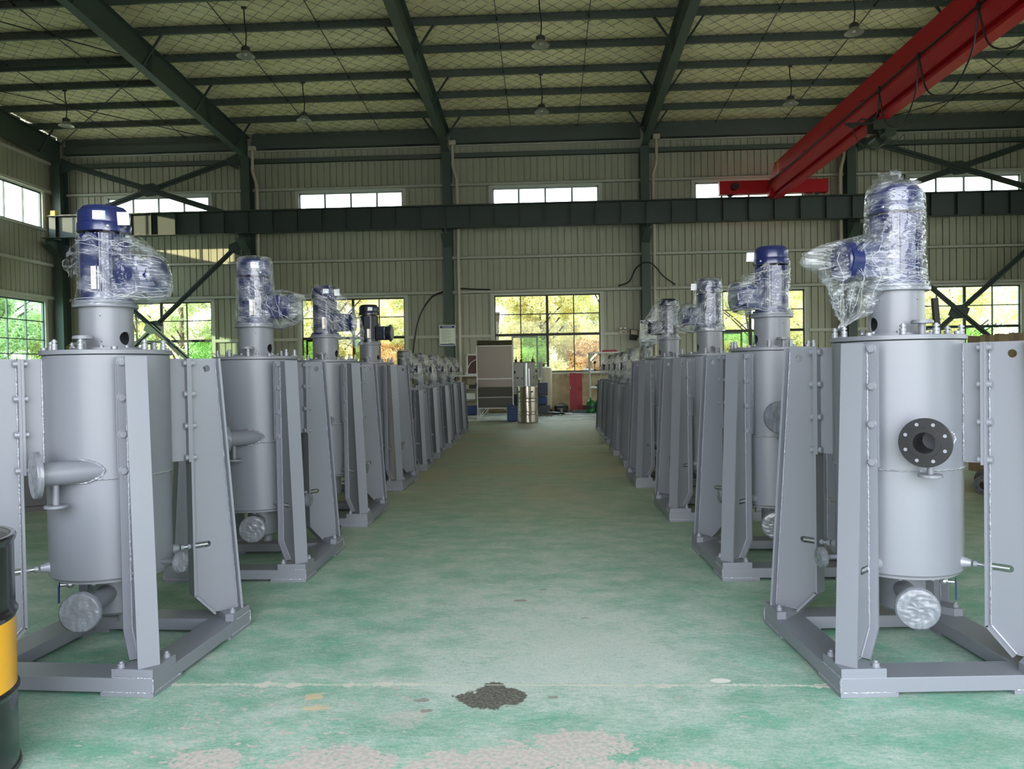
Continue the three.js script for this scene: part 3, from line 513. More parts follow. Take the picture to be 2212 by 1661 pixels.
function finnedBody() { // motor housing, y up from 0 to 0.36
  const pts = [], n = 44; for (let i = 0; i < n; i++) { const a0 = i / n * 2 * Math.PI, w = 2 * Math.PI / n; for (const [f, r] of [[0.0, 0.104], [0.28, 0.104], [0.36, 0.119], [0.72, 0.119], [0.80, 0.104]]) pts.push([Math.cos(a0 + f * w) * r, Math.sin(a0 + f * w) * r]); }
  return new THREE.ExtrudeGeometry(new THREE.Shape(pts.map((p) => new THREE.Vector2(...p))), { depth: 0.30, bevelEnabled: false }).rotateX(-Math.PI / 2).translate(0, 0.04, 0);
}
function buildMachine(o) {
  const { name, label, x, z, rot = 0, scale = 1, L, near = 0, navy = M.navy, group } = o;
  const t = thing(name, label, 'machine', [x, 0, z], rot, group); t.scale.setScalar(scale);
  const G = once('leg', legGeos), wrist = L ? 1 : -1; // +1: terminal box towards +x
  // base frame: four flat channels mitred at the corners, on corner pads
  const a = 0.505, w = 0.165;
  const bm = once('basebeam', () => poly([[-a, -a], [a, -a], [a - w, -a + w], [-a + w, -a + w]], 0.066, [], 0.003).rotateX(Math.PI / 2).translate(0, 0.053, 0));
  for (let k = 0; k < 4; k++) part(t, 'base_beam', bm, M.grey, [0, 0, 0], [0, k * Math.PI / 2, 0]);
  const pad = once('pad', () => poly([[0, 0], [-0.25, 0], [-0.25, -w], [-w, -w], [-w, -0.25], [0, -0.25]], 0.02, [], 0.0015).rotateX(-Math.PI / 2).translate(a, 0.01, -a));
  for (let k = 0; k < 4; k++) part(t, 'foot_pad', pad, M.grey, [0, 0, 0], [0, k * Math.PI / 2, 0]);
  if (near > 0) part(t, 'weld_bead', once('baseweld', () => { const l = []; for (let k = 0; k < 4; k++) { const c = k * Math.PI / 2; l.push(new THREE.TubeGeometry(new THREE.LineCurve3(V(-a + 0.01, 0.021, a + 0.001), V(-a + 0.24, 0.021, a + 0.001)), 30, 0.0035, 5).rotateY(c), new THREE.TubeGeometry(new THREE.LineCurve3(V(a - 0.24, 0.021, a + 0.001), V(a - 0.01, 0.021, a + 0.001)), 30, 0.0035, 5).rotateY(c), new THREE.TubeGeometry(new THREE.LineCurve3(V(a, 0.022, a), V(a, 0.086, a)), 12, 0.004, 6).rotateY(c), new THREE.TubeGeometry(new THREE.LineCurve3(V(a - 0.19, 0.088, a + 0.0), V(a, 0.088, a + 0.0)), 24, 0.0035, 5).rotateY(c)); } const g = merge(l), p = g.attributes.position; for (let i = 0; i < p.count; i++) { const k = 0.003 * n3(p.getX(i) * 60, p.getY(i) * 60, p.getZ(i) * 60); p.setXYZ(i, p.getX(i) + k, p.getY(i) + k * 0.6, p.getZ(i) + k); } g.computeVertexNormals(); return g; }), M.weld);
  // legs
  LEG_TURN.forEach((ph) => {
    const q = new THREE.Group(); q.rotation.y = ph - Math.PI / 2 + Math.PI; // local +x to the corner
    q.rotation.y = ph; 
    const leg = part(t, 'leg', G.web, M.grey); leg.rotation.y = ph;
    part(leg, 'outer_flange', G.outer, M.grey); part(leg, 'inner_flange', G.inner, M.grey);
    G.foot.forEach((f) => part(leg, 'foot_plate', f, M.grey));
    if (near > 0) { G.bolts.forEach((b) => part(leg, 'bolt', b, M.bolt)); G.feet.forEach((b) => part(leg, 'foot_bolt', b, M.bolt)); part(leg, 'weld_bead', G.welds, M.weld); }
    else part(leg, 'bolt_heads', once('boltsmerged', () => merge([G.bolts, G.feet])), M.bolt);
    part(leg, 'jack_screw', G.rod, M.zinc);
  });
  // tank
  const tank = part(t, 'tank', once('tank', () => lathe([[0, 0.46], [0.284, 0.46], [0.289, 0.466], [0.289, 0.953], [0.296, 0.957], [0.296, 1.56], [0.2, 1.562], [0, 1.562]], 80)), M.grey);
  LEG_TURN.forEach((ph) => { part(tank, 'mounting_bracket', G.bracket, M.grey, [0, 0, 0], [0, ph, 0]); part(tank, 'jack_boss', G.boss, M.zinc ? M.bolt : 0, [0, 0, 0], [0, ph, 0]); if (near > 0) part(tank, 'weld_bead', G.bweld, M.weld, [0, 0, 0], [0, ph, 0]); });
  part(tank, 'weld_seam', once('seam', () => { const g = new THREE.TorusGeometry(0.2935, 0.0048, 8, 260).rotateX(Math.PI / 2), p = g.attributes.position; for (let i = 0; i < p.count; i++) { const an = Math.atan2(p.getX(i), p.getZ(i)), k = 1 + 0.007 * n2(an * 26, p.getY(i) * 300); p.setXYZ(i, p.getX(i) * k, p.getY(i) + 0.003 * n2(an * 17 + 4, 2) + 0.957, p.getZ(i) * k); } g.computeVertexNormals(); return g; }), M.weld);
  part(tank, 'bottom_plate', once('bottom', () => [cyl(0.27, 0.27, 0.014, 0, 0.444, 0, 60), ...[...Array(10)].map((_, i) => hexNut(0.012, 0.014).translate(Math.sin(i / 10 * 6.283 + 0.2) * 0.235, 0.438, Math.cos(i / 10 * 6.283 + 0.2) * 0.235))]) && merge(GEO.bottom), M.greyFlat);
  part(tank, 'discharge_housing', once('discharge', () => merge([lathe([[0, 0.235], [0.088, 0.235], [0.104, 0.25], [0.106, 0.445], [0, 0.445]], 48).translate(0.02, 0, 0), cyl(0.037, 0.037, 0.05, 0.06, 0.188, 0.0, 24)])), M.grey);
  // lid, studs, neck
  const lid = part(t, 'lid', once('lid', () => lathe([[0, 1.564], [0.306, 1.564], [0.308, 1.566], [0.308, 1.584], [0.306, 1.586], [0.17, 1.586], [0.168, 1.6], [0, 1.6]], 80)), M.grey);
  const studs = once('studs', () => [...Array(12)].map((_, i) => { const an = i / 12 * 2 * Math.PI + 0.16, sx = Math.sin(an) * 0.283, sz = Math.cos(an) * 0.283, tall = i % 3 !== 1; return merge([hexNut(0.0155, 0.014).translate(sx, 1.594, sz), ...(tall ? [hexNut(0.0155, 0.013).translate(sx, 1.609, sz), new THREE.CylinderGeometry(0.0085, 0.0085, 0.06, 12).translate(sx, 1.608, sz), hexNut(0.0145, 0.009).translate(sx, 1.627, sz)] : [])]); }));
  if (near > 0) studs.forEach((g) => part(lid, 'stud_bolt', g, M.bolt)); else part(lid, 'stud_bolts', once('studsm', () => merge(studs)), M.bolt);
  if (near > 0) for (let i = 0; i < 8; i++) part(lid, 'neck_bolt', once('nb', () => hexNut(0.011, 0.012)), M.bolt, [Math.sin(i * 0.785 + 0.4) * 0.155, 1.604, Math.cos(i * 0.785 + 0.4) * 0.155]);
  const vent = part(lid, 'vent_pipe', once('vent', () => merge([cyl(0.0165, 0.0165, 0.06, 0, 1.584, 0, 20), cyl(0.049, 0.049, 0.012, 0, 1.64, 0, 36), cyl(0.044, 0.044, 0.004, 0, 1.652, 0, 36)])), M.grey, [0.015, 0, 0.215]);
  const neckHole = (L ? 75 : -82) * DEG;
  const neck = part(t, 'motor_neck', once('neck' + L, () => {
    const outer = new Brush(new THREE.CylinderGeometry(0.127, 0.127, 0.22, 64).translate(0, 1.705, 0)), innerB = new Brush(new THREE.CylinderGeometry(0.119, 0.119, 0.3, 48).translate(0, 1.705, 0)), hole = new Brush(new THREE.CylinderGeometry(0.034, 0.034, 0.3, 32).rotateX(Math.PI / 2).translate(0, 1.648, 0.15).rotateY(neckHole));
    [outer, innerB, hole].forEach((b) => b.updateMatrixWorld()); return creased(evaluator.evaluate(evaluator.evaluate(outer, innerB, SUBTRACTION), hole, SUBTRACTION).geometry, 0.6);
  }), M.grey);
  part(neck, 'neck_flange', once('nflange', () => merge([lathe([[0.1, 1.807], [0.150, 1.807], [0.1515, 1.809], [0.1515, 1.823], [0.150, 1.825], [0.1, 1.825]], 64), lathe([[0.05, 1.826], [0.145, 1.826], [0.1465, 1.828], [0.1465, 1.838], [0.145, 1.84], [0.05, 1.84]], 64)])), M.grey);
  if (near > 0) for (const [an, y] of [[20, 1.76], [22, 1.63]]) part(neck, 'plug_hole', once('plug', () => new THREE.CylinderGeometry(0.003, 0.003, 0.002, 10).rotateX(Math.PI / 2)), M.dark, [Math.sin(an * DEG) * 0.1265, y, Math.cos(an * DEG) * 0.1265], [0, an * DEG, 0]);
  // motor
  const motor = part(t, 'motor', once('motorbody', () => merge([finnedBody(), cyl(0.135, 0.135, 0.016, 0, 0.0, 0, 48), lathe([[0, 0.012], [0.118, 0.012], [0.116, 0.045], [0, 0.045]], 40), box(0.07, 0.29, 0.03, 0, 0.19, 0.105)])), navy, [0, 1.84, 0]);
  part(motor, 'fan_cover', once('fancover', () => lathe([[0.1, 0.352], [0.1265, 0.352], [0.128, 0.354], [0.128, 0.392], [0.1265, 0.396], [0.1235, 0.40], [0.1235, 0.452], [0.119, 0.462], [0.110, 0.466], [0.106, 0.476], [0.098, 0.484], [0, 0.488]], 64)), navy);
  const boxTurn = (L ? 87 : -80) * DEG;
  const tb = part(motor, 'terminal_box', once('tbox', () => merge([rbox(0.15, 0.175, 0.13, 0, 0.118, 0.165, 0.015), rbox(0.05, 0.05, 0.04, 0.05, 0.225, 0.11, 0.01)])), navy, [0, 0, 0], [0, boxTurn, 0]);
  part(tb, 'box_cap', once('tcap', () => merge([cyl(0.088, 0.088, 0.05, 0, 0, 0, 40), new THREE.CylinderGeometry(0.108, 0.108, 0.024, 8).translate(0, 0.056, 0), cyl(0.09, 0.084, 0.012, 0, 0.066, 0, 40)]).rotateX(Math.PI / 2).translate(0, 0.118, 0.225)), navy);
  part(tb, 'conduit_port', once('tport', () => merge([new THREE.TorusGeometry(0.021, 0.007, 8, 22).translate(0, 0.118, 0), new THREE.CylinderGeometry(0.016, 0.016, 0.004, 18).rotateX(Math.PI / 2).translate(0, 0.118, -0.003)]).rotateY(wrist * -Math.PI / 2).translate(-wrist * 0.078, 0, 0.19)), navy);
  if (near > 0 || o.black) {
    const np = (L ? 10 : -150) * DEG; part(motor, 'nameplate', once('nameplate', () => box(0.038, 0.115, 0.003)), nameplateMat, [Math.sin(np) * 0.1215, 0.112, Math.cos(np) * 0.1215], [0, np, 0]);
    const sp = (L ? 22 : 160) * DEG; part(motor, 'sticker', once('sticker', () => new THREE.CylinderGeometry(0.1242, 0.1242, 0.042, 16, 1, true, -0.24, 0.48).translate(0, 0.427, 0)), stickerMat, [0, 0, 0], [0, sp, 0]);
    for (const an of [0, 1, 2].map((k) => (L ? 40 : -52) * DEG + k * 2.09)) part(motor, 'cover_screw', once('cscrew', () => new THREE.SphereGeometry(0.008, 14, 8).scale(1, 1, 0.5)), M.zinc, [Math.sin(an) * 0.1285, 0.374, Math.cos(an) * 0.1285], [0, an, 0]);
  }
  if (o.tag) { const an = o.tag * DEG; part(motor, 'hang_tag', once('hangtag', () => { const g = new THREE.BoxGeometry(0.055, 0.066, 0.0012, 6, 6, 1), p = g.attributes.position; for (let i = 0; i < p.count; i++) p.setZ(i, p.getZ(i) + 6 * p.getX(i) ** 2); g.computeVertexNormals(); return g.translate(0.026, 0, 0); }), M.paper, [Math.sin(an) * 0.126, 0.415, Math.cos(an) * 0.126], [0, (L ? 0.5 : Math.PI - 0.35), 0.06]); }
  // tangential inlet, with a hanging drain
  const hN = L ? 0.998 : 1.10, th = -42 * DEG;
  const inlet = part(t, 'inlet_pipe', once('inlet', () => new THREE.CylinderGeometry(0.056, 0.056, 0.35, 36, 1, true).rotateX(Math.PI / 2).translate(0.222, 0, 0.195)), M.grey, [0, hN, 0], [0, th, 0]);
  const blackF = o.blackFlange;
  part(inlet, 'inlet_flange', once('inflange', () => flangeDisc(0.108, 0.022, 8, 0.0095, 0.05).translate(0.222, 0, 0.378)), blackF ? M.blackFlange : M.grey);
  if (blackF) { part(inlet, 'rubber_bore', once('bore', () => merge([new THREE.CylinderGeometry(0.066, 0.066, 0.01, 40, 1, true).rotateX(Math.PI / 2).translate(0.222, 0, 0.393), new THREE.RingGeometry(0.047, 0.066, 40).translate(0.222, 0, 0.398), new THREE.CylinderGeometry(0.047, 0.047, 0.2, 36, 1, true).rotateX(Math.PI / 2).translate(0.222, 0, 0.298), new THREE.CircleGeometry(0.047, 30).translate(0.222, 0, 0.2)])), M.blackFlange); part(inlet, 'bolt_hole_plugs', once('bplug', () => merge([...Array(8)].map((_, i) => { const q = (i + 0.5) / 8 * 2 * Math.PI; return new THREE.CylinderGeometry(0.0093, 0.0093, 0.003, 18).rotateX(Math.PI / 2).translate(0.222 + Math.cos(q) * 0.0864, Math.sin(q) * 0.0864, 0.3855); }))), M.bolt); }
  else part(inlet, 'flange_film', discFilmGeo(0.108), frost, [0.222, 0, 0.389]);
  part(inlet, 'drain_pipe', once('drain', () => merge([cyl(0.0145, 0.0145, 0.1, 0.222, -0.148, 0.3, 20), lathe([[0, -0.162], [0.050, -0.162], [0.052, -0.16], [0.052, -0.15], [0.05, -0.148], [0, -0.147]], 40).translate(0.222, 0, 0.3)])), M.grey);
  if (near > 0) part(inlet, 'weld_bead', once('inweld', () => { const pts = []; for (let i = 0; i <= 60; i++) { const an = i / 60 * 2 * Math.PI, px = 0.222 + 0.057 * Math.cos(an), py = 0.057 * Math.sin(an); pts.push(V(px, py, Math.sqrt(Math.max(0.0004, 0.297 ** 2 - px * px)))); } const g = new THREE.TubeGeometry(new THREE.CatmullRomCurve3(pts, true), 160, 0.006, 6, true), p = g.attributes.position; for (let i = 0; i < p.count; i++) { const k = 0.003 * n3(p.getX(i) * 70, p.getY(i) * 70, p.getZ(i) * 70); p.setXYZ(i, p.getX(i) + k, p.getY(i) + k, p.getZ(i) + k); } g.computeVertexNormals(); return g; }), M.weld);
  // outlet at the foot, sampling port, valve
  const outlet = part(t, 'outlet_pipe', once('outlet', () => merge([pipeZ(0.046, 0.08, 0.405), flangeDisc(0.092, 0.02, 8, 0.008, 0.046).translate(0, 0, 0.415)])), M.grey, [0.01, 0.352, 0], [0, (L ? 12 : -17) * DEG, 0]);
  part(outlet, 'flange_film', discFilmGeo(0.092), frost, [0, 0, 0.426]);
  const port = part(t, 'side_port', once('port', () => merge([pipeZ(0.0125, 0.27, 0.385, 18), flangeDisc(0.05, 0.014, 4, 0.006).translate(0, 0, 0.392), flangeDisc(0.044, 0.006, 0, 0).translate(0, 0, 0.402)])), M.grey, [0, 0.5, 0], [0, (L ? 84 : -86) * DEG, 0]);
  part(port, 'flange_film', discFilmGeo(0.05), frost, [0, 0, 0.404]);
  const valve = part(t, 'drain_valve', once('valve', () => merge([cyl(0.015, 0.015, 0.05, 0, -0.05, 0.2, 16), new THREE.SphereGeometry(0.02, 16, 12).translate(0, -0.055, 0.2), pipeZ(0.01, 0.2, 0.245, 14).translate(0, -0.055, 0)])), M.zinc, [0, 0.445, 0], [0, (L ? -68 : 62) * DEG, 0]);
  part(valve, 'valve_handle', once('vhandle', () => merge([rbox(0.022, 0.09, 0.006, 0.004, -0.1, 0.252, 0.002), rbox(0.012, 0.03, 0.004, 0, -0.05, 0.25, 0.002)])), M.blueHandle, [0, 0, 0], [0, 0, 0.08]);
  // wrap round the motor: keys use t towards the terminal box, so turn them into place
  const wrapTurn = boxTurn - Math.PI / 2;
  (o.wraps ?? []).forEach((w) => {
    const f = part(t, 'plastic_wrap', w.geo(), w.mat ?? film, [0, 0, 0], [0, wrapTurn, 0]);
    if (w.cords) part(f, 'film_fold', w.cords(), cordMat);
  });
  return t;
}
// wrap shapes
const C0 = [0, 0, 0.131];
const bigKeys = [[2.195, [C0, [0.03, 0, 0.128]]], [2.12, [C0, [0.13, 0, 0.115]]], [2.05, [C0, [0.215, 0, 0.11]]], [1.97, [C0, [0.24, 0, 0.112]]], [1.90, [C0, [0.245, 0, 0.11]]], [1.86, [[0, 0, 0.138], [0.235, 0, 0.10]]], [1.835, [[0, 0, 0.15], [0.21, 0, 0.09]]], [1.815, [[0, 0, 0.154], [0.15, 0, 0.07]]]];
const tallKeys = [[2.335, [[0, 0, 0.118], [0.005, 0, 0.118]]], [2.30, [[0, 0, 0.130], [0.005, 0, 0.13]]], [2.18, [[0, 0, 0.135], [0.01, 0, 0.133]]], [2.02, [[0, 0, 0.135], [0.02, 0, 0.133]]], [1.88, [[0, 0, 0.139], [0.02, 0, 0.136]]], [1.83, [[0, 0, 0.155], [0.01, 0, 0.152]]], [1.812, [[0, 0, 0.156], [0, 0, 0.156]]]];
const bagKeys = [[2.075, [[0.17, 0, 0.02], [0.25, 0, 0.02]]], [2.05, [[0.10, 0, 0.07], [0.29, 0, 0.075]]], [1.98, [[0.08, 0, 0.10], [0.30, 0, 0.10]]], [1.92, [[0.08, 0, 0.105], [0.30, 0, 0.108]]], [1.86, [[0.09, 0, 0.10], [0.28, 0, 0.085]]], [1.82, [[0.11, 0, 0.06], [0.25, 0, 0.04]]], [1.805, [[0.16, 0, 0.02], [0.22, 0, 0.02]]]];
const tailKeys = [[2.075, [[0.10, 0, 0.04], [0.20, 0, 0.02]]], [2.045, [[0.07, 0, 0.09], [0.33, 0, 0.045]]], [2.0, [[0.05, 0, 0.115], [0.45, 0.02, 0.04]]], [1.955, [[0.05, 0, 0.118], [0.475, 0.02, 0.025]]], [1.925, [[0.06, 0, 0.118], [0.42, 0.02, 0.03]]], [1.87, [[0.10, 0, 0.11], [0.31, 0, 0.06]]], [1.80, [[0.15, 0.02, 0.085], [0.27, 0.02, 0.06]]], [1.745, [[0.17, 0.03, 0.075], [0.24, 0.03, 0.06]]], [1.70, [[0.20, 0.03, 0.055], [0.235, 0.03, 0.05]]], [1.665, [[0.25, 0.03, 0.02], [0.255, 0.03, 0.02]]], [1.635, [[0.275, 0.03, 0.012], [0.28, 0.03, 0.014]]]];
const slantKeys = [[2.335, [[0, 0, 0.122], [0.01, 0, 0.12]]], [2.30, [[0, 0, 0.131], [0.04, 0, 0.12]]], [2.18, [C0, [0.16, 0, 0.085]]], [2.05, [C0, [0.27, 0, 0.075]]], [1.93, [C0, [0.325, 0, 0.065]]], [1.86, [[0, 0, 0.12], [0.33, 0, 0.06]]], [1.80, [[0.12, 0, 0.05], [0.34, 0, 0.045]]], [1.74, [[0.30, 0, 0.03], [0.35, 0, 0.02]]]];
const vKeys = [[2.19, [[0, 0, 0.132], [0.02, 0, 0.13]]], [2.12, [C0, [0.11, 0, 0.115]]], [2.06, [C0, [0.20, 0, 0.11]]], [1.97, [C0, [0.235, 0, 0.115]]], [1.90, [C0, [0.235, 0, 0.112]]], [1.86, [[0, 0, 0.14], [0.215, 0, 0.10]]], [1.825, [[0, 0, 0.154], [0.12, 0, 0.08]]]];
const TW = (keys, ropes, opt, extra = []) => ({ geo: () => once('w' + opt.seed, () => { const f = filmGeo(keys, opt); return extra.length ? merge([f, ...extra]) : f; }), cords: () => once('c' + opt.seed, () => merge(ropes.map((r, i) => cord(keys, r[0], r[1], r[2] ?? 0.0022, i + opt.seed)))) });
const P = Math.PI;
const ropesA = [[[P * 0.15, 2.12], [P * 0.95, 2.15], 0.003], [[P * 0.05, 2.02], [P * 0.85, 2.14], 0.0025], [[P * 0.0, 2.05], [P * 0.8, 2.09], 0.002], [[P * 0.02, 1.86], [P * 0.98, 1.85], 0.003], [[P * 0.1, 1.845], [P * 0.9, 1.90], 0.002], [[P * 0.05, 1.88], [P * 0.7, 1.95], 0.0018], [[P * 0.12, 2.10], [P * 0.6, 2.16], 0.002], [[-P * 0.1, 1.9], [P * 0.4, 1.855], 0.002]];
const ropesTall = []; for (let i = 0; i < 14; i++) ropesTall.push([[P * (0.02 + 0.02 * i), 2.24 - i * 0.022], [P * (0.75 + 0.02 * (i % 5)), 2.30 - i * 0.027], 0.0011]); for (let i = 0; i < 6; i++) ropesTall.push([[P * 0.1, 1.84 + 0.02 * i], [P * 1.0, 1.86 + 0.008 * i], 0.0018]);
const ropesBag = [[[P * 0.1, 1.85], [P * 0.8, 2.0], 0.003], [[P * 0.25, 1.83], [P * 0.55, 2.06], 0.0025], [[P * 0.4, 1.82], [P * 0.75, 2.05], 0.0025], [[-P * 0.1, 1.9], [P * 0.3, 2.04], 0.002]];
const ropesTail = [[[P * 0.3, 1.70], [P * 0.55, 2.05], 0.0025], [[P * 0.6, 1.72], [P * 0.72, 2.03], 0.0025], [[P * 0.45, 1.68], [P * 0.4, 1.95], 0.002], [[P * 0.1, 1.75], [P * 0.2, 2.0], 0.002], [[P * 0.8, 1.9], [P * 0.3, 1.98], 0.002]];
const ropesSlant = []; for (let i = 0; i < 9; i++) ropesSlant.push([[P * 0.08, 1.80 + i * 0.03], [P * 0.75, 2.02 + i * 0.032], 0.0026]);
// the right row sees the far side (angles mirrored), so cords go all the way round
const both = (l) => [...l, ...l.map(([a, b, r]) => [[-a[0], a[1]], [-b[0], b[1]], r])];
const wrapHull = TW(bigKeys, both(ropesA), { seed: 1, topJag: 0.05, amp: 0.0042 }, [flap(V(-0.13, 2.15, 0.02), V(-0.165, 1.97, 0.04), 0.09, 3), flap(V(0.14, 2.14, 0.05), V(0.13, 2.23, 0.03), 0.1, 6)]);
const wrapTall = TW(tallKeys, both(ropesTall), { seed: 2, closeTop: true, amp: 0.0014 });
const wrapTallTuft = TW(tallKeys, both(ropesTall), { seed: 3, closeTop: true, amp: 0.0016 }, [flap(V(0.03, 2.34, 0), V(0.06, 2.40, 0.02), 0.14, 4), flap(V(-0.02, 2.34, 0), V(0.05, 2.395, -0.02), 0.1, 9)]);
const wrapBag = TW(bagKeys, both(ropesBag), { seed: 4, closeTop: true, closeBottom: true, amp: 0.010 });
const wrapTail = TW(tailKeys, both(ropesTail), { seed: 5, closeTop: true, closeBottom: true, amp: 0.012 });
const wrapSlant = TW(slantKeys, both(ropesSlant), { seed: 6, closeTop: true, amp: 0.005, botJag: 0.02 });
const wrapV = TW(vKeys, both(ropesA), { seed: 7, topJag: 0.09, amp: 0.004 }, [flap(V(-0.13, 2.08, 0), V(-0.17, 2.04, 0), 0.05, 5)]);
const wrapLoose = TW(slantKeys.map(([y, p]) => [y - 0.02, p]), both(ropesSlant), { seed: 8, closeTop: false, topJag: 0.06, amp: 0.006, botJag: 0.03 }, [flap(V(0.28, 1.85, 0), V(0.31, 1.70, 0), 0.12, 2)]);
const far = (w) => ({ geo: w.geo, mat: filmFar });
const navyDark = phys(0.012, 0.017, 0.06, 0.33, { clearcoat: 0.5, clearcoatRoughness: 0.15 });
const bigL = 'tall tank machines in the row behind the striped drum', bigR = 'tall tank machines in the row with the black flange', smL = 'shorter tank machines past the row behind the drum', smR = 'shorter tank machines past the row with the black flange';
const list = [
  { label: 'nearest tank machine beside the striped drum, blue motor bare above torn wrap', x: -2.277, z: -3.96, rot: -3.2, L: true, near: 1, tag: 62, wraps: [wrapHull], group: bigL },
  { label: 'second tank machine in the drum-side row, film bag over its terminal box', x: -2.21, z: -5.86, rot: 0, L: true, near: 1, wraps: [wrapTall, wrapBag], group: bigL },
  { label: 'third tank machine in the drum-side row, white tag and trailing loose wrap', x: -2.22, z: -7.77, rot: 0, L: true, near: 1, navy: navyDark, tag: 62, wraps: [wrapLoose], group: bigL },
  { label: 'fourth tank machine in the drum-side row, black motor without any wrap', x: -2.285, z: -10.0, rot: -1.5, L: true, near: 1, navy: M.midnight, black: true, wraps: [], group: bigL },
  { label: 'nearest tank machine opposite the drum, with black bolted inlet flange and hanging film tail', x: 1.734, z: -3.974, rot: 2.9, L: false, near: 1, blackFlange: true, wraps: [wrapTallTuft, wrapTail], group: bigR },
  { label: 'second tank machine opposite the drum, bare blue motor cap with white tag', x: 1.655, z: -5.85, rot: 1.4, L: false, near: 1, tag: -88, wraps: [wrapV], group: bigR },
  { label: 'third tank machine opposite the drum, film tube round its terminal box', x: 1.625, z: -7.92, rot: 1, L: false, near: 1, navy: navyDark, tag: -88, wraps: [wrapTall, wrapBag], group: bigR },
  { label: 'fourth and last tall tank machine opposite the drum, in crumpled film', x: 1.55, z: -10.05, rot: 1, L: false, near: 1, navy: M.midnight, wraps: [wrapLoose], group: bigR },
];
list.forEach((o) => buildMachine({ name: 'tank_machine', ...o, rot: o.rot * DEG }));
const ord = ['first', 'second', 'third', 'fourth', 'fifth and farthest'], SM = 0.765;
[[-2.18, -11.78], [-2.21, -13.42], [-2.23, -15.12], [-2.29, -16.94], [-2.33, -18.72]].forEach(([x, z], i) => buildMachine({ name: 'small_tank_machine', label: `${ord[i]} of the shorter wrapped tank machines beyond the bare black motor`, x, z, L: true, scale: SM, navy: M.midnight, wraps: [far(i % 2 ? wrapLoose : wrapSlant)], group: smL }));
[[1.49, -11.96], [1.46, -13.48], [1.51, -15.46], [1.54, -17.12], [1.53, -18.65]].forEach(([x, z], i) => buildMachine({ name: 'small_tank_machine', label: `${ord[i]} of the shorter wrapped tank machines leading to the green bottles`, x, z, L: false, scale: SM, navy: M.midnight, wraps: [far(i % 2 ? wrapSlant : wrapLoose)], group: smR }));

// ---------------------------------------------------------------- drum and crate near the viewer
{
  const t = thing('steel_drum', 'black steel drum with a broad yellow band, standing before the first tank machine', 'drum', [-2.27, 0, -2.70], 0.3);
  const R = 0.292, prof = (y0, y1, hoops) => { const p = []; const n = Math.ceil((y1 - y0) / 0.006); for (let i = 0; i <= n; i++) { const y = y0 + (y1 - y0) * i / n; let r = R; for (const h of hoops) r += 0.009 * Math.exp(-(((y - h) / 0.011) ** 2)); p.push([r, y]); } return p; };
  part(t, 'drum_body', once('db', () => merge([lathe([[R - 0.012, 0.012], [R + 0.004, 0.0], [R + 0.009, 0.008], [R + 0.006, 0.02], ...prof(0.024, 0.315, [0.30])], 72), lathe([...prof(0.565, 0.842, [0.585]), [R + 0.006, 0.852], [R + 0.009, 0.865], [R + 0.004, 0.874], [R - 0.01, 0.872], [R - 0.012, 0.856]], 72)])), M.drumBlack);
  part(t, 'yellow_band', lathe([...prof(0.315, 0.565, [])].map(([r, y]) => [r + 0.0005, y]), 72), M.drumYellow);
  part(t, 'drum_lid', lathe([[0, 0.858], [R - 0.014, 0.856], [R - 0.011, 0.87]], 64), std(0.10, 0.10, 0.09, 0.6));
  part(t, 'bung', cyl(0.035, 0.035, 0.012, 0.16, 0.856, 0.06, 12), M.galv);
}
{
  const t = thing('wooden_crate', 'tall brown slatted wooden crate behind the nearest black-flanged machine', 'crate', [5.28, 0, -10.1]);
  const L = 4.4, H = 1.79, D = 1.6; // runs towards the viewer
  const woods = [[0.30, 0.21, 0.11], [0.25, 0.175, 0.095], [0.34, 0.245, 0.135], [0.22, 0.16, 0.095]].map((c) => std(...c, 0.8));
  for (let i = 0; i * 0.098 < L; i++) part(t, 'slat', once('slat' + i % 3, () => box(0.018, H - 0.1 - 0.012 * (i % 3), 0.093)), woods[Math.floor(rnd() * 4)], [0.009 + 0.004 * rnd(), 0.1 + (H - 0.1) / 2, i * 0.098 + 0.05]);
  for (let i = 0; i * 0.098 < D; i++) part(t, 'slat', once('slatb', () => box(0.093, H - 0.1, 0.018)), woods[Math.floor(rnd() * 4)], [0.05 + i * 0.098, 0.1 + (H - 0.1) / 2, L + 0.02]);
  part(t, 'crate_core', box(D - 0.06, H - 0.12, L - 0.06, D / 2 + 0.02, 0.1 + (H - 0.12) / 2, L / 2), woods[3]);
  for (let i = 0; i < 3; i++) part(t, 'skid', box(D, 0.1, 0.12, D / 2, 0.05, 0.25 + i * (L - 0.5) / 2), woods[1]);
}
single('steel_bar', [beam(V(0, 0, 0), V(-0.18, 2.43, 0.0), 0.075, 0.075), box(0.14, 0.02, 0.14, 0, 0.01, 0)], M.black, 'dark square steel bar leaning before the low window beyond the black-flanged machine', 'bar', [5.98, 0, -12.0]);
{
  const t = thing('pump_set', 'olive green pump cabinet with a small capped motor behind the nearest lid', 'pump', [-5.75, 0, -9.2]);
  part(t, 'cabinet', rbox(0.5, 1.66, 0.5, 0, 0.85, 0, 0.02), M.olive); part(t, 'plinth', box(0.54, 0.04, 0.54, 0, 0.02, 0), M.oliveDark);
  part(t, 'pump_motor', [cyl(0.055, 0.055, 0.1, 0.02, 1.68, 0, 24), cyl(0.062, 0.058, 0.06, 0.02, 1.78, 0, 24), box(0.05, 0.06, 0.06, -0.06, 1.73, 0.02)], M.olive);
}
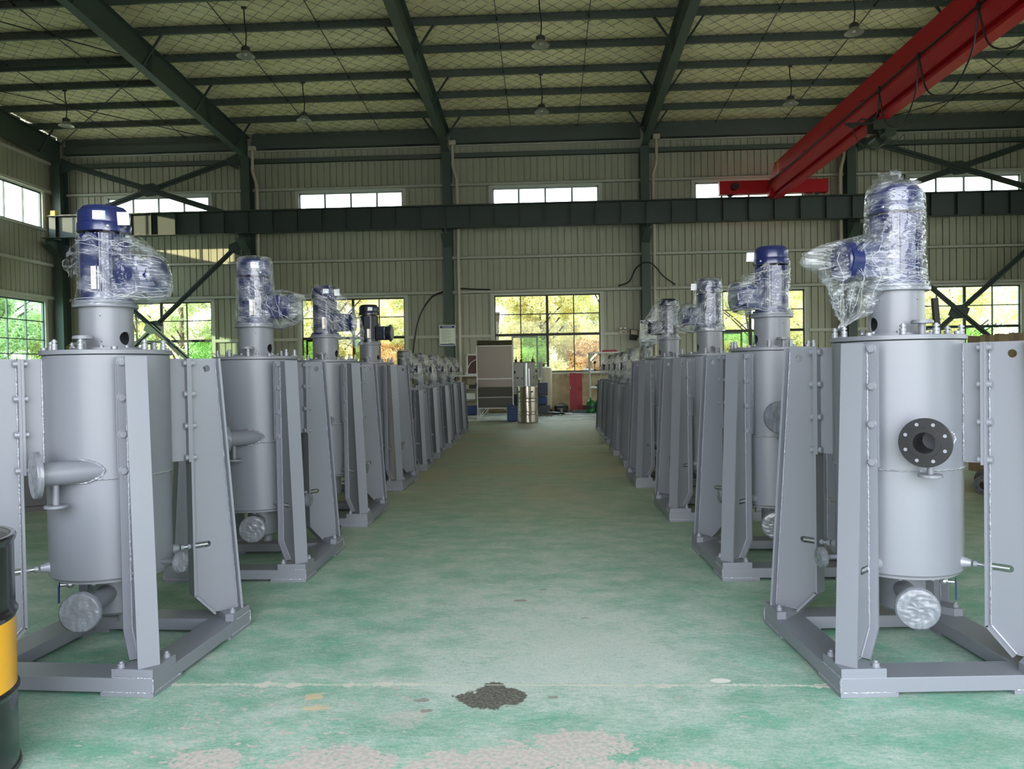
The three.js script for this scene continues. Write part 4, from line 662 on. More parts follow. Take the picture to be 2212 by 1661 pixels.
{
  const t = thing('flanged_pipe', 'short black flanged pipe lying on the floor beside the wooden crate', 'pipe', [4.78, 0.108, -8.8], -0.5);
  part(t, 'pipe', new THREE.CylinderGeometry(0.05, 0.05, 0.5, 28, 1, true).rotateX(Math.PI / 2).translate(0, 0, -0.25), M.blackFlange);
  for (const z of [0, -0.5]) part(t, 'flange', flangeDisc(0.108, 0.022, 8, 0.0095, 0.05).translate(0, 0, z), M.blackFlange);
}
{
  const t = thing('hose_reel', 'black rubber hose coiled on a drum beside the nearest machine, low behind its inlet flange', 'hose', [-5.75, 0, -8.5], 0.5);
  const pts = []; for (let i = 0; i <= 160; i++) { const a = i / 160 * 2 * Math.PI * 4, r = 0.34 + 0.012 * Math.sin(i); pts.push(V(Math.cos(a) * r, 0.46 + Math.sin(a) * r, -0.12 + i / 160 * 0.24)); }
  part(t, 'hose', tube(pts, 0.033, 400, 8), M.rubber); part(t, 'reel_side', [new THREE.CylinderGeometry(0.42, 0.42, 0.015, 40).rotateX(Math.PI / 2).translate(0, 0.46, -0.18), new THREE.CylinderGeometry(0.42, 0.42, 0.015, 40).rotateX(Math.PI / 2).translate(0, 0.46, 0.18)], M.black); part(t, 'stand', [box(0.5, 0.05, 0.5, 0, 0.025, 0)], M.black);
}

// ---------------------------------------------------------------- overhead crane with hoist and festoon cable
{
  const cx = 7.6;
  const t = thing('bridge_crane', 'red single-girder bridge crane spanning the hall under the roof', 'crane', [cx, 0, 0]);
  const z0 = -26.15, z1 = 0.4;
  const trough = poly([[-0.25, 7.94], [0.25, 7.94], [0.25, 7.36], [0.10, 7.13], [-0.10, 7.13], [-0.25, 7.36]], 1).scale(1, 1, 1);
  const g = new THREE.ExtrudeGeometry(new THREE.Shape([[-0.25, 7.94], [0.25, 7.94], [0.25, 7.36], [0.10, 7.13], [-0.10, 7.13], [-0.25, 7.36]].map((p) => new THREE.Vector2(...p))), { depth: z1 - z0, bevelEnabled: false }).translate(0, 0, z0);
  { const p = g.attributes.position; for (let i = 0; i < p.count; i++) if (p.getZ(i) < z0 + 0.01 && p.getY(i) > 7.4) p.setZ(i, z0 + (p.getY(i) - 7.36) * 1.1); g.computeVertexNormals(); }
  part(t, 'box_girder', g, M.red);
  part(t, 'lower_flange_beam', [boxMM(-0.012, 0.012, 6.98, 7.13, z0, z1), boxMM(-0.135, 0.135, 6.95, 6.975, z0, z1), boxMM(-0.135, 0.135, 7.118, 7.14, z0, z1)], M.red);
  for (let z = -24.6; z < -6; z += 2.05) part(t, 'rail_clip', box(0.10, 0.022, 0.1, -0.26, 7.52, z), M.red);
  part(t, 'cable_rail', boxMM(-0.335, -0.30, 7.40, 7.43, z0 + 0.2, z1), M.black);
  part(t, 'end_carriage', [rbox(3.55, 0.44, 0.26, -0.02, 7.40, -26.5, 0.012), rbox(0.5, 0.42, 0.36, 0, 7.22, -26.22, 0.05)], M.red);
  part(t, 'end_carriage', [rbox(3.55, 0.44, 0.26, -0.02, 7.40, 0.6, 0.012)], M.red);
  for (const s of [-1, 1]) part(t, 'wheel', new THREE.CylinderGeometry(0.13, 0.13, 0.08, 28).rotateX(Math.PI / 2).translate(s * 1.42, 7.24, -26.5), M.black);
  part(t, 'drive_motor', [new THREE.CylinderGeometry(0.115, 0.115, 0.26, 28).rotateX(Math.PI / 2).translate(-1.32, 7.4, -26.28), new THREE.CylinderGeometry(0.09, 0.09, 0.05, 28).rotateX(Math.PI / 2).translate(-1.32, 7.4, -26.13)], M.black);
  for (const k of [0, 1]) part(t, 'warning_stripe', boxMM(-0.2525, -0.2495, 7.44, 7.93, z0 + 0.95 + k * 0.13, z0 + 1.0 + k * 0.13), M.yellow);
  const h = thing('wire_rope_hoist', 'dark green hoist with a drum and motor slung under the red crane girder', 'hoist', [cx, 0, -18.2]);
  part(h, 'hoist_drum', [new THREE.CylinderGeometry(0.16, 0.16, 0.5, 36).rotateX(Math.PI / 2).translate(0.1, 6.62, -0.28), new THREE.CylinderGeometry(0.175, 0.175, 0.03, 36).rotateX(Math.PI / 2).translate(0.1, 6.62, -0.03), new THREE.CylinderGeometry(0.175, 0.175, 0.03, 36).rotateX(Math.PI / 2).translate(0.1, 6.62, -0.52)], M.hoistGreen);
  part(h, 'hoist_motor', [new THREE.CylinderGeometry(0.115, 0.115, 0.32, 32).rotateX(Math.PI / 2).translate(0.1, 6.62, 0.15), new THREE.CylinderGeometry(0.13, 0.105, 0.06, 32).rotateX(Math.PI / 2).translate(0.1, 6.62, 0.33)], M.hoistGreen);
  part(h, 'trolley', [box(0.4, 0.26, 0.02, 0, 6.86, 0.17), box(0.4, 0.26, 0.02, 0, 6.86, -0.17), box(0.06, 0.2, 0.3, 0.0, 6.72, 0), ...[-0.12, 0.12].flatMap((a) => [-0.06, 0.06].map(() => new THREE.CylinderGeometry(0.05, 0.05, 0.34, 18).rotateX(Math.PI / 2).translate(a, 7.03, 0)))].filter(Boolean), M.hoistGreen);
  part(h, 'cable_arm', [box(0.62, 0.05, 0.05, -0.5, 6.88, 0.12), box(0.2, 0.08, 0.1, -0.62, 6.86, 0.12)], M.black);
  part(h, 'control_lead', [tube([V(-0.66, 6.84, 0.12), V(-0.56, 6.55, 0.14), V(-0.42, 6.36, 0.12), V(-0.2, 6.33, 0.1), V(0.05, 6.5, 0.18), V(0.08, 6.95, 0.16)], 0.009, 50, 6), tube([V(-0.3, 6.34, 0.14), V(0.02, 6.42, 0.2), V(0.3, 6.46, 0.19), V(0.5, 6.62, 0.1)], 0.01, 40, 6)], M.black);
  const f = thing('festoon_cable', 'black looped supply cable hung from little trolleys along the red crane girder', 'cable', [cx - 0.33, 0, 0]);
  const tz = [-18.2, -17.4, -15.58, -13.49, -11.3, -9.0];
  tz.slice(1).forEach((z) => part(f, 'cable_trolley', [box(0.05, 0.09, 0.07, 0, 7.39, z), new THREE.CylinderGeometry(0.03, 0.03, 0.05, 14).rotateZ(Math.PI / 2).translate(0, 7.44, z)], M.black));
  tz.slice(1).forEach((z, i) => { const a = tz[i]; const sag = i ? 1.0 : 0.5; const ya = i ? 7.34 : 6.88; part(f, 'cable_loop', tube([V(i ? 0 : -0.2, ya, a), V(i ? 0.02 : -0.1, 7.34 - sag * 0.7, a + (z - a) * 0.13), V(0.03, 7.34 - sag, a + (z - a) * 0.42), V(0.03, 7.34 - sag * 0.97, a + (z - a) * 0.62), V(0.02, 7.34 - sag * 0.6, a + (z - a) * 0.88), V(0, 7.34, z)], 0.016, 60, 8), M.black); });
}

// ---------------------------------------------------------------- pendant lamps (switched off)
{
  const spots = [[-7.15, 9.13, -18.7, 'closer one over the drum-side row'], [-14.25, 8.98, -22.9, 'one closest to the gable wall windows'], [-7.05, 8.92, -22.9, 'farther one over the drum-side row'], [-0.04, 9.14, -18.7, 'larger closer one over the middle of the aisle'], [-0.05, 8.94, -22.9, 'smaller farther one over the middle of the aisle'], [7.25, 9.17, -18.7, 'higher larger one beside the red crane girder'], [7.08, 8.95, -22.9, 'lower smaller one beside the red crane girder']];
  const shade = lathe([[0.06, 0.15], [0.085, 0.128], [0.13, 0.08], [0.20, 0.018], [0.22, 0.0], [0.214, -0.005], [0.19, 0.012], [0.12, 0.068], [0.06, 0.09], [0, 0.095]], 48), bodyG = merge([lathe([[0, 0.26], [0.035, 0.255], [0.04, 0.225], [0.095, 0.215], [0.105, 0.20], [0.105, 0.13], [0.09, 0.11], [0, 0.11]], 36)]), bulb = lathe([[0, 0.012], [0.03, 0.02], [0.04, 0.04], [0.03, 0.06], [0, 0.062]], 24);
  spots.forEach(([x, y, z, d]) => {
    const t = thing('pendant_lamp', 'unlit bell-shaped pendant lamp, ' + d, 'lamp', [x, y, z], 0, 'pendant lamps under the roof');
    part(t, 'lamp_shade', shade, M.lampShade); part(t, 'lamp_body', bodyG, M.lampBody); part(t, 'bulb_cover', bulb, M.white);
    const top = roofY(z) - y + 0.0, s = 0.05;
    part(t, 'cord', tube([V(0, 0.21, 0), V(0.02, 0.4, 0), V(0.02, 0.62, 0), V(-0.01, top - 0.3, 0), V(-0.02, top, 0)], 0.015, 30, 8), M.black);
    part(t, 'hook_plate', box(0.12, 0.05, 0.05, -0.01, top - 0.02, 0.02), M.lampBody);
  });
}

// ---------------------------------------------------------------- far end of the hall
const canvasTex = (w, h, f) => { const c = document.createElement('canvas'); c.width = w; c.height = h; f(c.getContext('2d'), w, h); const t = new THREE.CanvasTexture(c); t.colorSpace = THREE.SRGBColorSpace; return t; };
{
  const noticeTex = canvasTex(256, 340, (g, w, h) => { g.fillStyle = '#e6ead8'; g.fillRect(0, 0, w, h); g.fillStyle = '#1b2a66'; g.fillRect(0, 0, w, 40); g.beginPath(); g.moveTo(0, 40); g.lineTo(w, 34); g.lineTo(w, 0); g.lineTo(0, 0); g.fill(); g.fillRect(0, h - 20, w, 20); g.fillStyle = '#dfe4f2'; for (let i = 0; i < 12; i++) g.fillRect(42 + i * 14, 14, 11, 13); g.fillStyle = '#8f948a'; for (let i = 0; i < 21; i++) { const ind = i % 5 === 0; g.fillRect(ind ? 40 : 20, 58 + i * 11.5, ind ? 60 : 130 + 80 * rnd(), 3.4); } g.fillStyle = '#55606e'; g.fillRect(146, h - 34, 76, 7); });
  const nm = std(1, 1, 1, 0.4, 0, { map: noticeTex });
  [[-3.43, 2.70, 'framed notice board with a blue heading on the column past the bare black motor'], [3.45, 2.73, 'framed notice board half hidden behind a wrapped motor near the emergency light']].forEach(([x, y, l]) => {
    const t = thing('notice_board', l, 'sign', [x, y, -26.9], 0, 'framed notices on the columns');
    part(t, 'sheet', box(0.5, 0.66, 0.008), nm, [0, 0, 0.012]); part(t, 'frame', [boxMM(-0.28, -0.25, -0.36, 0.36, -0.01, 0.025), boxMM(0.25, 0.28, -0.36, 0.36, -0.01, 0.025), boxMM(-0.28, 0.28, 0.33, 0.36, -0.01, 0.025), boxMM(-0.28, 0.28, -0.36, -0.33, -0.01, 0.025), box(0.52, 0.68, 0.008, 0, 0, -0.006)], M.white);
  });
  const e = thing('emergency_light', 'cream emergency light box with two round lamp heads on the back wall girt', 'light', [2.64, 2.73, -27.34]);
  part(e, 'housing', rbox(0.28, 0.14, 0.07, 0, 0, 0, 0.012), M.beige); for (const s of [-1, 1]) { const hd = part(e, 'lamp_head', [new THREE.CylinderGeometry(0.055, 0.045, 0.06, 24).rotateX(Math.PI / 2).translate(s * 0.075, 0.125, 0.02), new THREE.CylinderGeometry(0.008, 0.008, 0.05, 8).translate(s * 0.075, 0.08, 0)], M.lampBody); part(hd, 'lens', new THREE.CylinderGeometry(0.045, 0.045, 0.008, 24).rotateX(Math.PI / 2).translate(s * 0.075, 0.125, 0.052), M.white); }
  part(e, 'indicator', [box(0.07, 0.025, 0.004, 0.02, -0.02, 0.036), new THREE.CylinderGeometry(0.012, 0.012, 0.004, 12).rotateX(Math.PI / 2).translate(-0.1, 0.035, 0.036)], M.black);
  const fl = thing('flood_light', 'black tilted floodlight with a pale glass face beside the emergency light', 'light', [3.0, 2.66, -27.15]);
  part(fl, 'housing', [rbox(0.3, 0.26, 0.05, 0, 0, 0, 0.01), box(0.26, 0.09, 0.07, -0.02, -0.18, -0.01)], M.black, [0, 0, 0], [-0.3, 0.2, -0.08]); part(fl, 'glass_face', box(0.24, 0.16, 0.006, 0, 0.03, 0.028), M.beige, [0, 0, 0], [-0.3, 0.2, -0.08]); part(fl, 'bracket', box(0.05, 0.05, 0.16, 0, 0, -0.12), M.black);
  // cables on the columns
  single('wall_cable', tube([V(-3.55, 4.2, -26.88), V(-3.9, 4.05, -26.8), V(-4.35, 3.4, -26.75), V(-4.55, 2.6, -26.75), V(-4.62, 2.0, -26.8), V(-4.65, 0.03, -26.9)], 0.028, 60, 8), M.black, 'thick black cable curving down from the column with the framed notice beside the low window', 'cable', [0, 0, 0]);
  single('wall_cable', tube([V(-3.0, 4.36, -27.35), V(-2.5, 4.32, -27.33), V(-1.95, 4.29, -27.33)], 0.022, 30, 8), M.black, 'short black cable lying along the girt beside the middle low window', 'cable', [0, 0, 0]);
  single('wall_cable', tube([V(2.5, 4.32, -27.3), V(2.85, 4.45, -27.25), V(3.1, 4.9, -27.15), V(3.38, 5.06, -26.9), V(3.62, 5.0, -26.9), V(4.0, 4.6, -27.0), V(4.45, 4.33, -27.3)], 0.024, 60, 8), M.black, 'black cable arching over the column beside the emergency light', 'cable', [0, 0, 0]);

  // sheet-metal hopper cabinet on thin legs
  const hp = thing('sheet_metal_hopper', 'tall dull sheet-metal hopper with a folded body on thin white legs', 'hopper', [-1.53, 0, -23.2]);
  const prof = [[0.1, 2.36], [0.36, 2.34], [0.48, 2.18], [0.48, 1.22], [0.48, 0.98], [0.42, 0.68], [0.38, 0.38], [-0.25, 0.38], [-0.25, 2.36]];
  const foldG = (a, b) => { const s = new THREE.Shape([[...a], [...b], [b[0] - 0.02, b[1]], [a[0] - 0.02, a[1]]].map((p) => new THREE.Vector2(p[0], p[1]))); return new THREE.ExtrudeGeometry(s, { depth: 1.02, bevelEnabled: false }).translate(0, 0, -0.51).rotateY(-Math.PI / 2); };
  prof.slice(0, 6).forEach((p, i) => { if (i < 6) part(hp, 'front_panel', foldG(prof[i], prof[i + 1]), [M.galv, M.galv, M.galv, M.galv, std(0.10, 0.096, 0.084, 0.42, 0.5), std(0.10, 0.096, 0.084, 0.42, 0.5)][i]); });
  for (const s of [-1, 1]) part(hp, 'side_panel', poly(prof.map(([a, b]) => [a, b]), 0.012).rotateY(-Math.PI / 2).translate(s * 0.505, 0, 0), M.galv);
  part(hp, 'back_panel', box(1.02, 1.98, 0.012, 0, 1.37, -0.25), M.galv);
  part(hp, 'edge_strip', [box(1.06, 0.025, 0.02, 0, 1.22, 0.49), box(1.06, 0.02, 0.02, 0, 2.18, 0.49), box(1.0, 0.016, 0.02, 0, 0.68, 0.425), box(1.04, 0.03, 0.03, 0, 0.36, 0.38)], M.white);
  for (const [x, z, h] of [[-0.52, 0.47, 2.15], [0.52, 0.47, 2.15], [-0.52, -0.24, 0.4], [0.52, -0.24, 0.4]]) part(hp, 'leg', box(0.03, h, 0.03, x, h / 2, z), M.white);
  part(hp, 'leg_strut', [beam(V(-0.5, 0.08, 0.46), V(-0.28, 0.36, 0.4), 0.018, 0.018), beam(V(-0.5, 0.02, 0.46), V(-0.2, 0.35, 0.3), 0.018, 0.018), beam(V(0.5, 0.1, 0.46), V(0.24, 0.36, 0.4), 0.018, 0.018)], M.white);
  // stainless drum, jerrycan
  const sd = thing('stainless_drum', 'shiny stainless steel barrel with two dark slots, at the far end of the aisle', 'barrel', [-0.565, 0, -21.75]);
  part(sd, 'barrel_body', latheSharp([[0, 0.01], [0.285, 0.01], [0.29, 0.02], [0.29, 0.22], [0.296, 0.23], [0.29, 0.24], [0.29, 0.30], [0.296, 0.31], [0.29, 0.32], [0.29, 0.58], [0.296, 0.59], [0.29, 0.60], [0.29, 0.66], [0.296, 0.67], [0.29, 0.68], [0.293, 0.74], [0.293, 1.0], [0.296, 1.005], [0.287, 1.0], [0.285, 0.5], [0, 0.5]], 64), M.stainless);
  for (const a of [-0.9, 0.45]) part(sd, 'slot', new THREE.CylinderGeometry(0.2945, 0.2945, 0.035, 10, 1, true, a - 0.12, 0.24).translate(0, 0.86, 0), M.dark);
  const jc = thing('jerrycan', 'dark blue plastic jerrycan standing between the hopper and the stainless barrel', 'jerrycan', [-1.03, 0, -22.4], 0.15);
  part(jc, 'can_body', rbox(0.27, 0.40, 0.36, 0, 0.2, 0, 0.035, 4), M.blueBox); part(jc, 'handle', [tube([V(-0.1, 0.39, 0), V(-0.08, 0.455, 0), V(0.02, 0.46, 0), V(0.05, 0.39, 0)], 0.017, 20, 8)], M.blueBox); part(jc, 'cap', cyl(0.03, 0.03, 0.05, 0.09, 0.395, 0.06, 16), M.black);
  // control cabinets
  const cab = (x, w, y0, h, label, knobs) => { const t = thing('control_cabinet', label, 'cabinet', [x, 0, -26.45]); part(t, 'housing', rbox(w, h, 0.4, 0, y0 + h / 2, 0, 0.01), M.cabinet); const d = part(t, 'door', rbox(w - 0.03, h - 0.05, 0.02, 0, y0 + h / 2, 0.205, 0.006), M.cabinet); part(d, 'handle', box(0.025, 0.09, 0.025, w / 2 - 0.05, y0 + h * 0.5, 0.225), M.black); if (knobs) part(d, 'switch', [box(0.06, 0.05, 0.012, -0.02, y0 + h * 0.52, 0.22), new THREE.CylinderGeometry(0.018, 0.018, 0.02, 14).rotateX(Math.PI / 2).translate(-0.1, y0 + h * 0.52, 0.22), box(0.05, 0.09, 0.012, -0.11, y0 + h * 0.7, 0.22)], M.black); part(t, 'base', box(w - 0.04, y0, 0.34, 0, y0 / 2, 0), M.blueDark); part(t, 'top_cover', box(w + 0.02, 0.02, 0.44, 0, y0 + h + 0.01, 0), M.rust); return t; };
  cab(-0.985, 0.36, 0.65, 1.06, 'grey control cabinet with black switches, beside the sheet-metal hopper', true);
  cab(-0.60, 0.37, 0.72, 1.0, 'plain grey control cabinet behind the stainless barrel and the upright pipe', false);
  single('steel_pipe', [bar(V(0, 0, 0), V(0, 1.66, -0.02), 0.035, 18), bar(V(0.09, 0.0, 0.02), V(0.075, 1.5, 0), 0.022, 12)], M.zinc, 'upright bright steel pipe standing just behind the stainless barrel', 'pipe', [-0.61, 0, -22.3]);
  const junk = thing('louvred_box', 'narrow louvred electrical box mounted beside the beige tank', 'box', [-0.25, 1.43, -26.2]);
  part(junk, 'housing', rbox(0.17, 0.62, 0.16, 0, 0, 0, 0.008), M.cabinet); for (let i = 0; i < 11; i++) part(junk, 'louvre', box(0.08, 0.012, 0.012, 0, 0.24 - i * 0.04, 0.082), M.lampBody); part(junk, 'label_plate', box(0.11, 0.05, 0.004, 0.01, -0.27, 0.082), M.white); part(junk, 'bracket', box(0.05, 1.2, 0.04, -0.04, -0.83, -0.06), M.lampBody);
  const bt = thing('beige_tank', 'beige rounded upright tank under the middle low window', 'tank', [-0.06, 0, -26.9]);
  part(bt, 'tank_body', lathe([[0, 0.1], [0.2, 0.1], [0.21, 0.13], [0.21, 1.44], [0.19, 1.52], [0.12, 1.56], [0, 1.57]], 40), M.beige); part(bt, 'valve', [cyl(0.02, 0.02, 0.12, -0.05, 1.55, 0, 10), box(0.14, 0.03, 0.03, -0.03, 1.66, 0)], M.rust); part(bt, 'foot_ring', cyl(0.2, 0.2, 0.1, 0, 0, 0, 30), M.blueDark);
  const wd = thing('welding_machine', 'dark blue welding machine on a low cart beside the stainless barrel', 'machine', [-0.16, 0, -25.7]);
  part(wd, 'casing', rbox(0.32, 0.42, 0.5, 0, 0.83, 0, 0.02), M.blueDark); part(wd, 'lower_unit', rbox(0.30, 0.26, 0.5, -0.01, 0.46, 0, 0.05, 3), M.blueBox); part(wd, 'cart', [rbox(0.40, 0.28, 0.56, 0.03, 0.17, 0, 0.02)], std(0.045, 0.05, 0.06, 0.5)); part(wd, 'castor', [cyl(0.04, 0.04, 0.03, -0.1, 0, 0.2, 14), cyl(0.04, 0.04, 0.03, 0.12, 0, 0.2, 14), cyl(0.04, 0.04, 0.03, 0.0, 0, -0.2, 14)], M.black);
  for (const [x, y, z, l, m] of [[-1.06, 1.75, -26.4, 'small black tool standing on the switch cabinet', M.black], [-0.88, 1.75, -26.4, 'small rusty clamp standing on the switch cabinet', M.rust], [-0.5, 1.75, -26.4, 'flat rusty plate lying on the plain cabinet', M.rust]]) single('tool', [rbox(0.09, 0.10, 0.08, 0, 0.05, 0, 0.01), cyl(0.015, 0.02, 0.1, 0.01, 0.09, 0, 10)], m, l, 'tool', [x, y - 0.02, z]);

  // red folded sheet, water bottles, rack and oddments along the plinth
  const rs = thing('red_sheet', 'tall red folded metal sheet with rows of holes leaning against the plinth', 'sheet', [0.98, 0, -26.75]);
  part(rs, 'folded_sheet', [poly([[-0.23, 0], [0.01, 0], [0.02, 1.32], [-0.22, 1.33]], 0.012), poly([[0, 0], [0.2, 0.1], [0.2, 1.33], [0, 1.31]], 0.012).rotateY(0.35).translate(0.01, 0, 0)], M.redSheet, [0, 0.02, 0], [-0.16, 0, 0]);
  part(rs, 'hole_row', [...Array(26)].map((_, i) => new THREE.CylinderGeometry(0.012, 0.012, 0.006, 8).rotateX(Math.PI / 2).translate(i % 2 ? 0.12 : 0.07, 0.12 + i * 0.046, 0.012 - (i % 2 ? 0.045 : 0.027))), std(0.1, 0.005, 0.01, 0.6), [0, 0.02, 0], [-0.16, 0, 0]);
  part(rs, 'white_mark', box(0.018, 0.09, 0.003, -0.2, 0.82, 0.009), M.white, [0, 0.02, 0], [-0.16, 0, 0]);
  const bottleG = lathe([[0, 0.01], [0.125, 0.01], [0.135, 0.03], [0.135, 0.12], [0.129, 0.13], [0.135, 0.14], [0.135, 0.25], [0.129, 0.26], [0.135, 0.27], [0.13, 0.34], [0.10, 0.39], [0.04, 0.43], [0.03, 0.44], [0.03, 0.48], [0, 0.48]], 40);
  [[1.42, -26.2, 'green plastic water bottle under the white rack, the one in front'], [1.70, -26.40, 'green plastic water bottle tucked behind the front one beside the last machines']].forEach(([x, z, l]) => { const t = thing('water_bottle', l, 'bottle', [x, 0, z], 0, 'green water bottles'); part(t, 'bottle_body', bottleG, M.bottle); part(t, 'bottle_cap', cyl(0.033, 0.033, 0.035, 0, 0.475, 0, 18), std(0.01, 0.12, 0.03, 0.5)); part(t, 'label_band', new THREE.CylinderGeometry(0.1365, 0.1365, 0.08, 24, 1, true, -0.9, 1.8).translate(0, 0.19, 0), M.blueDark); });
  const rk = thing('shelf_rack', 'pale angle-iron rack with three shelves beside the red sheet', 'rack', [1.95, 0, -26.7]);
  for (const [x, z] of [[-0.52, 0.3], [0.52, 0.3], [-0.52, -0.3], [0.52, -0.3]]) part(rk, 'upright', [box(0.05, 2.02, 0.006, x, 1.01, z), box(0.006, 2.02, 0.05, x, 1.01, z)], M.flashing);
  for (const y of [0.86, 1.38, 2.02]) part(rk, 'shelf', [box(1.06, 0.012, 0.62, 0, y, 0), box(1.06, 0.05, 0.01, 0, y - 0.02, 0.31)], M.white);
  single('red_tray', [rbox(0.5, 0.05, 0.3, 0, 0.025, 0, 0.01), box(0.44, 0.012, 0.24, 0, 0.056, 0)], M.redSheet, 'red tray on the top shelf of the pale rack', 'tray', [2.1, 2.03, -26.6]);
  single('hand_lamp', [cyl(0.012, 0.012, 0.22, 0, 0.05, 0, 10), cyl(0.06, 0.035, 0.06, 0, 0, 0, 16), new THREE.SphereGeometry(0.05, 16, 12).translate(0, 0.29, 0)], M.black, 'black knobbed hand tool standing on the middle rack shelf', 'tool', [1.6, 1.39, -26.55]);
  single('tool_pile', [rbox(0.2, 0.09, 0.16, 0, 0.045, 0, 0.02), rbox(0.14, 0.08, 0.12, 0.04, 0.12, 0.02, 0.02)], std(0.06, 0.06, 0.06, 0.4, 0.5), 'dark metal part lying on the middle rack shelf', 'tool', [1.85, 1.39, -26.6]);
  single('power_tool', [rbox(0.24, 0.16, 0.2, 0, 0.09, 0, 0.03), rbox(0.14, 0.08, 0.1, 0.02, 0.2, 0, 0.03), cyl(0.05, 0.05, 0.06, -0.14, 0.0, 0.05, 16)], M.black, 'black power tool on the lowest rack shelf', 'tool', [1.82, 0.87, -26.6]);
  single('cloth_bag', [new THREE.SphereGeometry(0.16, 24, 16).scale(1.25, 0.28, 0.8).translate(0, 0.045, 0)], M.white, 'white folded cloth lying on the window sill beside the rack', 'cloth', [1.4, 1.385, -27.2]);
  single('black_case', [crumple(new RoundedBoxGeometry(0.46, 0.24, 0.3, 4, 0.08).translate(0, 0.125, 0), 0.015, 3), tube([V(-0.1, 0.24, 0), V(-0.06, 0.3, 0), V(0.08, 0.3, 0), V(0.1, 0.24, 0)], 0.012, 16, 6)], M.black, 'slumped black tool bag on the floor beside the red sheet', 'bag', [0.45, 0, -26.75]);
  single('wood_block', rbox(0.3, 0.22, 0.2, 0, 0.11, 0, 0.01), M.rust, 'small brown wooden block beside the green bottles', 'block', [1.2, 0, -27.0]);
  single('flat_box', [rbox(0.5, 0.08, 0.22, 0, 0.04, 0, 0.01)], std(0.07, 0.10, 0.11, 0.6), 'flat dark grey box on the floor at the foot of the red sheet', 'box', [1.05, 0, -26.35]);
  single('floor_pipe', [bar(V(-0.35, 0.10, -0.1), V(0.42, 0.03, 0.35), 0.02, 12)], M.zinc, 'pale steel pipe lying across scrap on the floor before the welding machine', 'pipe', [0.35, 0.0, -25.2]);
  single('hose_heap', (() => { const pts = []; for (let i = 0; i < 40; i++) pts.push(V(0.26 * Math.cos(i * 0.62) + 0.08 * rr(-1, 1), 0.03 + 0.05 * rnd(), 0.16 * Math.sin(i * 0.62) + 0.05 * rr(-1, 1))); return tube(pts, 0.022, 300, 7); })(), M.rubber, 'tangled heap of black hose on the floor before the welding machine', 'hose', [0.22, 0, -25.0]);
  single('paint_tin', [cyl(0.09, 0.09, 0.16, 0, 0, 0, 24), new THREE.TorusGeometry(0.09, 0.006, 6, 24).rotateX(Math.PI / 2).translate(0, 0.16, 0)], M.galv, 'small metal tin behind the heap of black hose', 'tin', [0.42, 0, -25.8]);
  single('swarf_heap', (() => { const l = []; for (let i = 0; i < 90; i++) { const g = new THREE.TorusGeometry(rr(0.015, 0.04), 0.006, 4, 8, rr(2, 5)); g.rotateX(rr(0, 3)).rotateY(rr(0, 6)).translate(rr(-0.28, 0.28), rr(0.02, 0.06), rr(-0.12, 0.12)); l.push(g); } return l; })(), M.galv, 'scattered grey metal swarf on the floor before the welding machine', 'swarf', [-0.12, 0, -24.5]).userData.kind = 'stuff';
  // workbench behind the last drum-side machines
  const wb = thing('workbench', 'cluttered steel workbench with shelves between the last small machines and the hopper', 'bench', [-2.75, 0, -26.3]);
  part(wb, 'bench_top', [box(1.3, 0.04, 0.6, 0, 1.30, 0)], M.white); for (const y of [0.86, 0.5]) part(wb, 'bench_shelf', box(1.26, 0.03, 0.56, 0, y, 0), std(0.2, 0.2, 0.18, 0.5)); for (const [x, z] of [[-0.62, 0.27], [0.62, 0.27], [-0.62, -0.27], [0.62, -0.27]]) part(wb, 'leg', box(0.04, 1.3, 0.04, x, 0.65, z), M.lampBody);
  const bk = thing('brick_pier', 'pale block pier behind the cluttered workbench', 'pier', [-2.55, 0, -27.1]);
  for (let r = 0; r < 6; r++) for (let c = 0; c < 2; c++) part(bk, 'brick', once('brick', () => rbox(0.38, 0.19, 0.18, 0, 0.095, 0, 0.008)), [M.beige, std(0.45, 0.4, 0.3, 0.8)][(r + c) % 2], [-0.1 + c * 0.395 + (r % 2 ? 0.06 : 0), r * 0.2, 0]);
  const fr = thing('framed_panel', 'white framed brown panel leaning on the workbench against the wall', 'panel', [-2.42, 1.32, -26.5]);
  part(fr, 'panel', box(0.58, 0.64, 0.015, 0, 0.34, 0), M.brown, [0, 0, 0], [-0.08, 0, 0]); part(fr, 'frame', [box(0.05, 0.72, 0.035, -0.3, 0.36, 0), box(0.05, 0.72, 0.035, 0.3, 0.36, 0), box(0.65, 0.05, 0.035, 0, 0.70, 0), box(0.65, 0.05, 0.035, 0, 0.025, 0)], M.white, [0, 0, 0], [-0.08, 0, 0]);
  single('white_box', rbox(0.3, 0.2, 0.24, 0, 0.1, 0, 0.01), M.white, 'cream plastic box on the lower bench shelf', 'box', [-2.6, 0.515, -26.15]);
  single('blue_crate', [boxMM(-0.2, 0.2, 0, 0.02, -0.16, 0.16), boxMM(-0.2, -0.185, 0, 0.3, -0.16, 0.16), boxMM(0.185, 0.2, 0, 0.3, -0.16, 0.16), boxMM(-0.2, 0.2, 0, 0.3, 0.145, 0.16), boxMM(-0.2, 0.2, 0, 0.3, -0.16, -0.145)], M.blueBox, 'blue plastic crate on the floor under the workbench', 'crate', [-2.55, 0, -26.0]);
  single('vice', [rbox(0.26, 0.12, 0.14, 0, 0.06, 0, 0.02), rbox(0.1, 0.1, 0.16, 0.14, 0.13, 0, 0.01), bar(V(-0.1, 0.09, -0.12), V(-0.1, 0.09, 0.12), 0.01)], M.black, 'black bench vice on the middle bench shelf', 'vice', [-2.5, 0.875, -26.1]);
